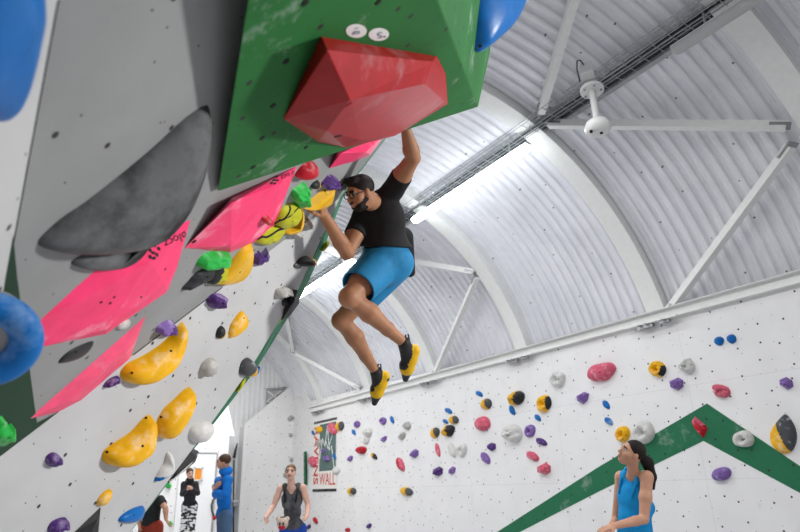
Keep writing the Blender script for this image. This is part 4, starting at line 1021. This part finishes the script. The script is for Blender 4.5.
def hair_cap(c, B, sc, h, parent, mt, extra=None, low=-.05, front=.0, name='hair'):
    H = Sdf()
    def w(x, y, z): return c + B@(np.array([x, y, z])*sc)
    H.ell(w(0, -.020, .040), np.array([.0775, .095, .084])*sc, B, k=.01)
    if extra: extra(H, w)
    H.ell(w(0, .125+front, -.035), np.array([.085, .105, .105])*sc, B, k=.012, sub=True)
    for s in (-1, 1): H.ell(w(s*.082, .01, -.03), np.array([.018, .034, .05])*sc, B, k=.008, sub=True)
    H.plane(w(0, 0, low), B@np.array([0, .15, -1]))
    return H.mesh(name, [mt], h, parent)
def glasses(parent, c, B, sc, mt, r=.023, th=.0028):
    def w(x, y, z): return Vector(c + B@(np.array([x, y, z])*sc))
    bm = bmesh.new()
    for s in (-1, 1):
        pts = [w(s*.032+r*1.15*math.cos(t), .106-.012*abs(math.cos(t)), .008+r*.82*math.sin(t)) for t in [2*math.pi*k/14 for k in range(15)]]
        bm_tube(bm, pts, th*sc, 6)
        bm_tube(bm, [w(s*.058, .095, .014), w(s*.073, .055, .014), w(s*.079, -.005, .012)], .0025*sc, 6)
    bm_tube(bm, [w(-.008, .108, .014), w(0, .111, .017), w(.008, .108, .014)], .0025*sc, 6)
    return obj('glasses', bm, mt, parent, smooth=True)
def torso(S, J, infl=0, sc=1, k=.03, m=0, fem=False, chest=True, pelvis=True):
    sh = (J['sl']+J['sr'])/2; hp = (J['hl']+J['hr'])/2; up = nv(sh-hp); rt = nv(J['sr']-J['sl']); fw = nv(np.cross(up, rt)); rt = np.cross(fw, up)
    R = np.stack([rt, fw, up], 1); Ls = np.linalg.norm(sh-hp)
    if chest:
        S.ell(lerp(sh, hp, .26), np.array([.150, .105, .165])*sc+infl, R, k=k, m=m)
        S.cone(J['sl'], J['sr'], .052*sc+infl, .052*sc+infl, k, m)
        S.ell(lerp(sh, hp, .58), np.array([.130 if not fem else .118, .095, .15])*sc+infl, R, k=k, m=m)
        if fem:
            for s in (-1, 1): S.ell(lerp(sh, hp, .34)+rt*s*.065*sc+fw*.075*sc, np.array([.06, .055, .06])*sc+infl, R, k=.03, m=m)
    if pelvis: S.ell(lerp(sh, hp, .93), np.array([.145 if not fem else .16, .11, .12])*sc+infl, R, k=k, m=m)
    return R, sh, hp, Ls
SKIN = mat('warm_brown_skin', (.36, .175, .095), .5, var=.08); SKINL = mat('fair_skin', (.68, .42, .33), .5, var=.06); SKINM = mat('tanned_skin', (.50, .27, .18), .5, var=.07)
HAIRD = mat('near_black_hair', (.010, .007, .006), .65, bumpy=.6, bscale=120); HAIRB = mat('brown_hair', (.06, .032, .018), .5, bumpy=.6, bscale=120)
HAIRF = mat('fair_brown_hair', (.16, .09, .045), .5, bumpy=.6, bscale=120)
LIP = mat('lips', (.42, .19, .15), .5); EYEW = mat('eye_white', (.40, .37, .35), .3)
FACE = lambda sk, hr: [sk, hr, LIP, EYEW]
def cloth(name, c, rough=.8, var=.1, b=.5): return mat(name, c, rough, var=var, bumpy=b, bscale=25)
def person(lab, loc):
    return thing('person', lab, 'person', loc)
# ---------------------------------------------- the climber
def climber():
    Zb = 3.72
    J = dict(sr=X(393, 190, 3.62), sl=X(363, 217, 3.70), hr=X(396, 263, 3.82), hl=X(377, 268, 3.66),
             er=X(413, 158, 3.42), wr=X(406, 130, 3.30), el=X(347, 253, 3.52), wl=X(324.5, 216, 3.34),
             kr=X(341, 320, 3.80), kl=X(349, 297, 3.42), ar=X(376, 372, 3.95), al=X(404, 343, 3.62))
    t = person('bearded man in glasses, black T-shirt and blue shorts hanging by his hands', X(385, 265, Zb))
    S = Sdf(); R, sh, hp, Ls = torso(S, J, -.012, .95)
    hc = X(360.5, 193.5, 3.50); hf = -np.array(RGT)*.74-np.array(FWD)*.60-np.array(UPV)*.34; hu = np.array(UPV)*.92-np.array(RGT)*.12-np.array(FWD)*.1
    sc = .87
    w, B = head_prims(S, hc, hf, hu, sc, beard=True)
    S.cone(lerp(sh, hp, .02), w(0, -.035, -.05), .062, .054, .03)
    # arms
    S.chain([J['sr'], lerp(J['sr'], J['er'], .5), J['er']], [.056, .054, .042], k=.02)
    S.chain([J['er'], lerp(J['er'], J['wr'], .3), J['wr']], [.042, .046, .029], k=.012)
    S.chain([J['sl'], lerp(J['sl'], J['el'], .5), J['el']], [.056, .053, .042], k=.02)
    S.chain([J['el'], lerp(J['el'], J['wl'], .3), J['wl']], [.042, .045, .029], k=.012)
    hand(S, J['wl'], X(321, 199, 3.26)-J['wl'], np.array(P2.n)*-1-np.array(RGT)*.5, 1, .75, .95)
    hand(S, J['wr'], X(403, 112, 3.22)-J['wr'], -np.array(FWD)*1.0-np.array(RGT)*.2, -1, .9, .95)
    # legs
    for h_, k_, a_ in (('hr', 'kr', 'ar'), ('hl', 'kl', 'al')):
        H_, K_, A_ = J[h_], J[k_], J[a_]
        back = nv(np.cross(np.cross(K_-H_, A_-K_), A_-K_))*-1
        S.chain([H_, lerp(H_, K_, .5), K_], [.085, .078, .055], k=.03)
        S.ell(K_+nv(K_-H_)*.008, (.052, .052, .055), None, k=.02)
        cm = lerp(K_, A_, .32)
        bd = nv(lerp(H_, A_, .5)-K_)
        S.chain([K_, cm+bd*.016, lerp(K_, A_, .68)+bd*.004, A_], [.050, .058, .040, .031], k=.02)
    # feet inside the shoes
    TR, TL = X(377, 402, 4.0), X(405, 379, 3.72)
    S.chain([J['ar'], X(381, 386, 3.99)], [.031, .026], k=.012); S.chain([J['al'], X(409, 362, 3.70)], [.031, .026], k=.012)
    S.mesh('body', FACE(SKIN, HAIRD), .0048, t)
    # hair with a short quiff
    def ex(H, w): H.ell(w(0, .045, .095), np.array([.052, .042, .030])*sc, B, k=.02)
    hair_cap(hc, B, sc*1.02, .0045, t, HAIRD, ex, low=-.035)
    glasses(t, hc, B, sc, M['black'])
    # t-shirt
    bl = cloth('black_jersey', (.013, .013, .015), .8, .2)
    T = Sdf(); torso(T, J, .012, .97, k=.035)
    up = nv(sh-hp)
    T.cone(lerp(sh, hp, .7), lerp(sh, hp, 1.02)+R[:, 0]*.05+np.array(FWD)*.02, .145, .16, .04)
    T.cone(J['sr'], lerp(J['sr'], J['er'], .46), .066, .066, .02, cutb=True); T.cone(J['sl'], lerp(J['sl'], J['el'], .52), .066, .068, .02, cutb=True)
    T.ell(w(0, .0, -.09), np.array([.07, .07, .05])*sc, B, k=.012, sub=True)
    T.plane(X(385, 247, 3.7), nv(X(383, 300, 3.7)-X(385, 240, 3.7)))
    T.cone(X(402, 238, 3.86), X(410, 272, 3.96), .075, .035, k=.03)      # shirt tail at the back
    shirt = T.mesh('t_shirt', [bl], .006, t)
    # chest print and sleeve edge
    # shorts
    bs = cloth('blue_shorts_cloth', (.015, .19, .40), .7, .12, .8)
    P = Sdf()
    P.ell(lerp(sh, hp, .95), (.170, .135, .14), R, k=.03)
    P.cone(J['hr']+R[:, 0]*-.01, lerp(J['hr'], J['kr'], .62), .125, .105, .03, cutb=True)
    P.cone(J['hl'], lerp(J['hl'], J['kl'], .70), .125, .108, .03, cutb=True)
    P.cone(lerp(sh, hp, .62), lerp(sh, hp, .95), .125, .14, .03)
    P.plane(X(384, 243, 3.7), nv(up-R[:, 0]*.1))
    for (hh, kk, f_) in (('hr', 'kr', .62), ('hl', 'kl', .70)):
        a_ = lerp(J[hh], J[kk], f_+.0); d_ = nv(J[kk]-J[hh])
        P.cone(a_-d_*.05, a_+d_*.06, .098, .100, .004, sub=True)
    P.mesh('shorts', [bs], .006, t)
    # dark inner lining of one shorts leg and the small hip badge
    Li = Sdf(); Li.cone(lerp(J['hr'], J['kr'], .35), lerp(J['hr'], J['kr'], .70), .088, .084, .01, cutb=True, cuta=True); Li.mesh('inner_shorts', [bl], .006, t)
    b0 = X(361, 273, 3.50); bm = bmesh.new(); bm_box(bm, b0, (.012, .012, .004), frame_z(-FWD) @ Matrix.Rotation(.78, 3, 'Z')); obj('badge', bm, M['black'], t)
    # shoes: mats 0 yellow 1 black rubber
    yl = mat('shoe_yellow', (.72, .43, .01), .5, var=.05); bk = mat('shoe_rubber', (.022, .022, .024), .55)
    def shoe(A, heel, ball, toe, side, nm):
        d = nv(toe-heel); s_ = Sdf()
        s_.chain([heel, lerp(heel, ball, .5), ball], [.036, .040, .043], k=.02, m=0)
        s_.chain([ball, toe], [.042, .019], k=.02, m=1)
        s_.cone(A+side*.0, lerp(heel, ball, .30)-side*.012, .0355, .036, .02, m=1)
        n_ = nv(np.cross(d, np.array(FWD)))
        s_.cone(A, lerp(heel, ball, .6)-side*.016, .0345, .036, .02, m=1)
        s_.ell(heel+side*.012+(heel-ball)*-.1, (.026, .026, .030), None, k=.008, m=1)
        for f_ in (.35, .62): s_.ell(lerp(heel, ball, f_)-side*.03, (.022, .03, .014), basis(FWD, d), k=.004, m=1)
        s_.ell(lerp(heel, ball, .8)-side*.022, (.035, .045, .03), basis(FWD, d), k=.01, m=1)
        o = s_.mesh('climbing_shoe', [yl, bk], .004, t)
        bm = bmesh.new(); q = Vector(A)+(Vector(A)-Vector(toe)).normalized()*.03+Vector(side)*.02; u_ = (Vector(A)-Vector(toe)).normalized()
        bm_tube(bm, [q-Vector(side)*.012-u_*.02, q+u_*.028-Vector(side)*.008, q+u_*.03+Vector(side)*.008, q-u_*.02+Vector(side)*.014], .005, 6); obj('pull_loop', bm, M['black'], o, smooth=True)
        return o
    r_ = np.array(RGT)
    shoe(J['ar']+nv(X(374, 366, 4)-X(377, 380, 4))*.0, X(384.5, 376, 3.98), X(377, 392, 4.0), X(374.5, 403, 4.02), r_*1.0-np.array(FWD)*.4, 'r')
    shoe(J['al'], X(414, 350, 3.66), X(407, 368, 3.70), X(405.5, 379, 3.74), r_*1.0+np.array(FWD)*.2, 'l')
    settle(t)
climber()
# ---------------------------------------------- woman in blue on the right
def woman_blue():
    z = 5.15
    t = person('dark-haired woman with a ponytail in a blue tank top looking up on the right', X(635, 520, z))
    J = dict(sl=X(621, 477, z+.16), sr=X(647, 477, z-.10), hl=X(628, 563, z+.10), hr=X(644, 565, z-.08),
             er=X(644, 519, z-.26), wr=X(614, 526, z-.42), el=X(616, 519, z+.12), wl=X(607, 534, z-.1))
    S = Sdf(); R, sh, hp, Ls = torso(S, J, -.008, .98, fem=True)
    hc = X(631, 453.5, z-.02); hf = -np.array(RGT)*.93+np.array(UPV)*.42-np.array(FWD)*.10; hu = np.array(UPV)*.9+np.array(RGT)*.40
    w, B = head_prims(S, hc, hf, hu, 1.0, fem=True)
    S.cone(lerp(sh, hp, .0)+np.array(FWD)*0, w(0, -.035, -.05), .05, .047, .03)
    S.chain([J['sr'], lerp(J['sr'], J['er'], .5), J['er']], [.050, .047, .038], k=.03); S.chain([J['er'], lerp(J['er'], J['wr'], .3), J['wr']], [.038, .038, .025], k=.012)
    S.chain([J['sl'], J['el']], [.048, .036], k=.03); S.chain([J['el'], J['wl']], [.036, .025], k=.012)
    hand(S, J['wr'], X(604, 529, z-.44)-J['wr'], -np.array(UPV), 1, .5, .95); hand(S, J['wl'], X(603, 541, z-.2)-J['wl'], np.array(FWD)*-1, -1, .5, .95)
    # legs down to the floor
    for h_, dx in (('hl', -.02), ('hr', .02)):
        H_ = J[h_]; f = H_.copy(); f[2] = .08; S.chain([H_, lerp(H_, f, .5), lerp(H_, f, .68), f], [.09, .058, .055, .036], k=.03)
        S.chain([f, f+nv(np.array([-RGT.x, -RGT.y, 0]))*.16+np.array([0, 0, -.045])], [.04, .028], k=.02)
    S.mesh('body', FACE(SKINM, HAIRD), .006, t)
    def ex(H, w):
        H.ell(w(0, -.105, .02), np.array([.035, .035, .035])*.93, B, k=.02)
    hair_cap(hc, B, 1.01, .005, t, HAIRD, ex, low=-.03)
    pt = Sdf(); a = w(0, -.10, .01); pt.chain([a, a+np.array(RGT)*.05-np.array(UPV)*.05, a+np.array(RGT)*.085-np.array(UPV)*.17, a+np.array(RGT)*.10-np.array(UPV)*.27], [.036, .048, .040, .014], k=.02); pt.mesh('ponytail', [HAIRD], .005, t)
    bl = cloth('bright_blue_cotton', (.005, .26, .60), .75, .12, .9)
    T = Sdf(); torso(T, J, .010, 1.0, k=.03, fem=True)
    T.cone(lerp(sh, hp, .45), lerp(sh, hp, 1.15), .135, .175, .03)
    up = nv(sh-hp); rt, fw = R[:, 0], R[:, 1]
    for s in (-1, 1): T.ell((J['sl'] if s < 0 else J['sr'])+rt*s*.02-up*.02, (.075, .14, .10), R, k=.01, sub=True)
    T.ell(sh+fw*.09+up*.05, (.085, .11, .13), R, k=.015, sub=True); T.ell(sh-fw*.09+up*.05, (.075, .09, .09), R, k=.015, sub=True)
    T.plane(sh+up*.035, up)
    T.mesh('tank_top', [bl], .006, t)
    for s in (-1, 1):
        pts = [lerp(sh, hp, .22)+fw*.115+rt*s*.075, lerp(sh, hp, .05)+fw*.075+rt*s*.082, sh+up*.056+rt*s*.086, lerp(sh, hp, .05)-fw*.07+rt*s*.08, lerp(sh, hp, .2)-fw*.10+rt*s*.07]
        bm = bmesh.new(); bm_tube(bm, [Vector(p) for p in pts], .011, 8); obj('strap', bm, bl, t, smooth=True)
    L_ = Sdf()
    for h_ in ('hl', 'hr'):
        H_ = J[h_]; f = H_.copy(); f[2] = .12; L_.chain([H_, lerp(H_, f, .5), lerp(H_, f, .7), f], [.105, .068, .064, .044], k=.03)
    L_.ell(hp, (.17, .13, .13), R, k=.03); L_.mesh('leggings', [cloth('dark_leggings', (.02, .02, .025))], .008, t)
    settle(t)
woman_blue()
# ---------------------------------------------- generic standing figures seen from a distance
def stander(lab, head, z, face, sc, J, top, bottom, hair, skin, topm, botm, shirt='sleeve', fem=False, hup=(0, 0), extra=None, hands=True, longhair=None, low=-.03, noface=False, h=.009):
    J = {k: X(*v) for k, v in J.items()}
    t = person(lab, X(head[0], head[1]+40, z))
    hc = X(head[0], head[1], z-.02)
    F = np.array(RGT)*face[0]-np.array(FWD)*face[1]+np.array(UPV)*face[2]; Uu = np.array(UPV)+np.array(RGT)*hup[0]-np.array(FWD)*hup[1]
    S = Sdf(); R, sh, hp, Ls = torso(S, J, -.012, .92*sc, fem=fem)
    up = nv(sh-hp); rt, fw = R[:, 0], R[:, 1]
    w, B = head_prims(S, hc, F, Uu, .95*sc, fem=fem)
    S.cone(sh, w(0, -.035, -.05), .054*sc, .05*sc, .03)
    for s in 'lr':
        S.chain([J['s'+s], lerp(J['s'+s], J['e'+s], .5), J['e'+s]], [.05*sc, .045*sc, .037*sc], k=.02); S.chain([J['e'+s], lerp(J['e'+s], J['w'+s], .3), J['w'+s]], [.037*sc, .038*sc, .026*sc], k=.012)
        if hands:
            d = J['p'+s]-J['w'+s] if 'p'+s in J else J['w'+s]-J['e'+s]
            hand(S, J['w'+s], d, -np.array(FWD)*.3+fw*.6+up*.3, 1 if s == 'l' else -1, .45, .85*sc)
    legs = {}
    for s in 'lr':
        H_ = J['h'+s]; f = H_.copy(); f[2] = .07; f = f+rt*(.03 if s == 'r' else -.03); kn = lerp(H_, f, .5)+fw*.02; legs[s] = (H_, kn, f)
        S.chain([H_, kn, lerp(kn, f, .4), f], [.085*sc, .055*sc, .052*sc, .035], k=.03)
    S.mesh('body', FACE(skin, hair), h, t)
    hair_cap(hc, B, .97*sc, .007, t, hair, longhair, low=low)
    T = Sdf(); torso(T, J, .014, .94*sc, k=.035, fem=fem, pelvis=(top != 'crop'))
    if shirt == 'sleeve':
        for s in 'lr': T.cone(J['s'+s], J['e'+s], .066*sc, .054*sc, .02); T.cone(J['e'+s], lerp(J['e'+s], J['w'+s], .95), .056*sc, .044*sc, .015, cutb=True)
        T.ell(w(0, -.03, -.155), (.085, .085, .06), B, k=.03)
    elif shirt == 'short':
        for s in 'lr': T.cone(J['s'+s], lerp(J['s'+s], J['e'+s], .6), .066*sc, .062*sc, .02, cutb=True)
    elif shirt == 'tank':
        for s, q in ((-1, 'sl'), (1, 'sr')): T.ell(J[q]+rt*s*.015-up*.02, (.06, .14, .10), R, k=.01, sub=True)
        T.ell(sh+fw*.10+up*.04, (.085, .11, .11), R, k=.015, sub=True); T.ell(sh-fw*.08+up*.05, (.075, .09, .08), R, k=.015, sub=True)
    if extra: extra(t, J, T, w, B, R, sh, hp, topm)
    T.mesh(top, [topm], h*.85, t)
    P = Sdf(); P.ell(lerp(sh, hp, .98), np.array([.165, .125, .12])*sc, R, k=.03)
    P.plane(lerp(sh, hp, .80), up)
    for s in 'lr':
        H_, kn, f = legs[s]
        if bottom == 'shorts': P.cone(H_, kn, .105*sc, .10*sc, .03, cutb=True)
        else: P.chain([H_, kn, lerp(kn, f, .4), f+np.array([0, 0, .03])], [.10*sc, .070*sc, .066*sc, .055*sc], k=.03)
    P.mesh(bottom, botm if isinstance(botm, list) else [botm], h, t)
    for s in 'lr':
        H_, kn, f = legs[s]; g = f.copy(); g[2] = .045
        s_ = Sdf(); s_.chain([g, g+np.array([fw[0], fw[1], -.01/.17])*.17], [.045, .036], k=.02); s_.mesh('shoe', [M['black']], .008, t)
    settle(t); return t
# woman in grey
gtop = mat('heather_grey_cloth', (.085, .088, .095), .85, var=.45, bumpy=.6, bscale=30)
def ex_grey(t, J, T, w, B, R, sh, hp, topm):
    glasses(t, X(290, 472, 8.05), B, .9, M['black'], .022, .005)
    for s in (-1, 1):
        rt, fw, up = R[:, 0], R[:, 1], R[:, 2]
        pts = [lerp(sh, hp, .25)+fw*.12+rt*s*.07, lerp(sh, hp, .05)+fw*.08+rt*s*.085, sh+up*.058+rt*s*.09, lerp(sh, hp, .1)-fw*.07+rt*s*.08]
        bm = bmesh.new(); bm_tube(bm, [Vector(p) for p in pts], .015, 8); obj('strap', bm, M['black'], t, smooth=True)
def chalk_bag(lab, px, py, z, r, mt):
    c = Vector(X(px, py, z)); t = thing('chalk_bag', lab, 'chalk bag', c)
    c_ = np.array(c); Rc = basis(FWD, UPV)
    S_ = Sdf(); S_.ell(c_, (r, r*.8, r*1.1), Rc, k=.01); S_.ell(c_+np.array([0, 0, r*1.2]), (r*.7, r*.6, r*.6), Rc, k=.01, sub=True)
    for s in (-1, 1): S_.ell(c_+Rc[:, 0]*s*r*.8+np.array([0, 0, r*.7]), (r*.42, r*.3, r*.42), Rc, k=.01)
    S_.mesh('pouch', [mt], .006, t)
    bm = bmesh.new(); v = Vector(c_-Rc[:, 1]*r*.76-np.array([0, 0, r*.3])); bm_tube(bm, [v-RGT*r*.5, v-UPV*r*.25, v+RGT*r*.5], .022, 8); obj('mouth_patch', bm, M['red'], t, smooth=True)
    for s in (-1, 1):
        bm = bmesh.new(); v = Vector(c_-Rc[:, 1]*r*.80+Rc[:, 0]*s*r*.3+np.array([0, 0, r*.25])); bm_tube(bm, [v, v-FWD*.02], .012, 8); obj('eye_patch', bm, M['black'], t)
    bm = bmesh.new(); v = Vector(c_+np.array([0, 0, r*.72])); bm_tube(bm, [v+Vector(Rc[:, 0]*r*.6*math.cos(a)+Rc[:, 1]*r*.5*math.sin(a)) for a in [2*math.pi*k/16 for k in range(17)]], .012, 6); obj('rim', bm, M['dark'], t, smooth=True); settle(t); return t
stander('woman with glasses in a grey tank top, palms spread, left of the poster', (290.5, 472.5), 8.05, (.05, 1, .42), .93,
    dict(sl=(303, 487.5, 8.05), sr=(280.5, 488, 8.05), hl=(300, 529, 8.1), hr=(286, 529, 8.1), el=(308, 505, 8.0), wl=(307, 516, 7.75), pl=(301, 523, 7.6), er=(273.5, 506, 8.0), wr=(265.5, 518, 7.75), pr=(270, 527, 7.6)),
    'tank_top', 'leggings', HAIRF, SKINL, gtop, cloth('royal_blue_leggings', (.02, .07, .38)), shirt='tank', fem=True, hup=(.0, -.45), extra=ex_grey)
chalk_bag('small cream and red animal-faced chalk bag at the waist of the woman in grey', 282.5, 523, 7.82, .075, mat('cream_fleece', (.62, .50, .42), .9, bumpy=.8))
# man in blue hoodie
hood = cloth('bright_blue_fleece', (.006, .155, .55), .8, .12, .8)
def ex_hood(t, J, T, w, B, R, sh, hp, topm):
    T.cone(J['el'], J['er'], .055, .055, .03)
    T.ell(w(0, -.045, -.135), (.10, .095, .065), B, k=.04)
stander('man in a bright blue hoodie and jeans standing with folded arms in profile', (223.5, 462), 9.0, (-.97, .22, .02), 1.0,
    dict(sl=(219, 481, 9.18), sr=(228, 480, 8.84), hl=(223, 516, 9.15), hr=(226, 516, 8.92), el=(216, 494, 9.16), wl=(215.5, 488, 8.86), er=(226, 495, 8.72), wr=(215, 492, 8.85), pr=(212, 487, 8.95), pl=(219, 483.5, 8.80)),
    'hoodie', 'jeans', HAIRB, SKINM, hood, cloth('washed_denim', (.07, .13, .23)), extra=ex_hood)
# person in patterned leggings: zebra pattern
def zebra():
    mt, nt, B = nodes('black_white_pattern'); n = noise(nt, 11, 1, rough=.3, stretch=(1, 1, 2.2))
    nt.links.new(mixc(nt, ramp(nt, n, .49, .51), (.02, .02, .02), (.75, .75, .76)), B.inputs['Base Color']); B.inputs['Roughness'].default_value = .7; return mt
def bun(H, w): H.cone(w(0, -.09, .0), w(0, -.12, -.12), .035, .02, .02)
stander('person in a dark zip jacket and black and white patterned leggings with hands clasped', (190, 473.5), 12.6, (.55, .85, .03), .97,
    dict(sl=(195.5, 484.5, 12.6), sr=(184, 484.5, 12.6), hl=(193, 506, 12.65), hr=(186.5, 506, 12.65), el=(197.5, 493, 12.5), wl=(191.5, 488.5, 12.3), er=(182.5, 494, 12.5), wr=(188, 489, 12.3), pl=(188.5, 486.5, 12.25), pr=(191, 487, 12.25)),
    'jacket', 'leggings', HAIRB, SKINL, cloth('dark_jacket_cloth', (.025, .025, .028)), zebra(), fem=True, longhair=bun)
# person in red shorts partly hidden behind the board
stander('person in black T-shirt and dark red shorts half hidden behind the board edge', (150, 487), 8.6, (-.3, -.9, .0), .97,
    dict(sl=(143, 501, 8.7), sr=(160, 500, 8.6), hl=(146, 527, 8.7), hr=(156, 527, 8.6), el=(139, 514, 8.7), wl=(140, 527, 8.6), er=(165.5, 508, 8.5), wr=(166, 519, 8.45), pr=(168.5, 526, 8.4)),
    't_shirt', 'shorts', HAIRF, SKINM, cloth('black_tee', (.015, .017, .018)), cloth('brick_red_cloth', (.26, .035, .018)), shirt='short')
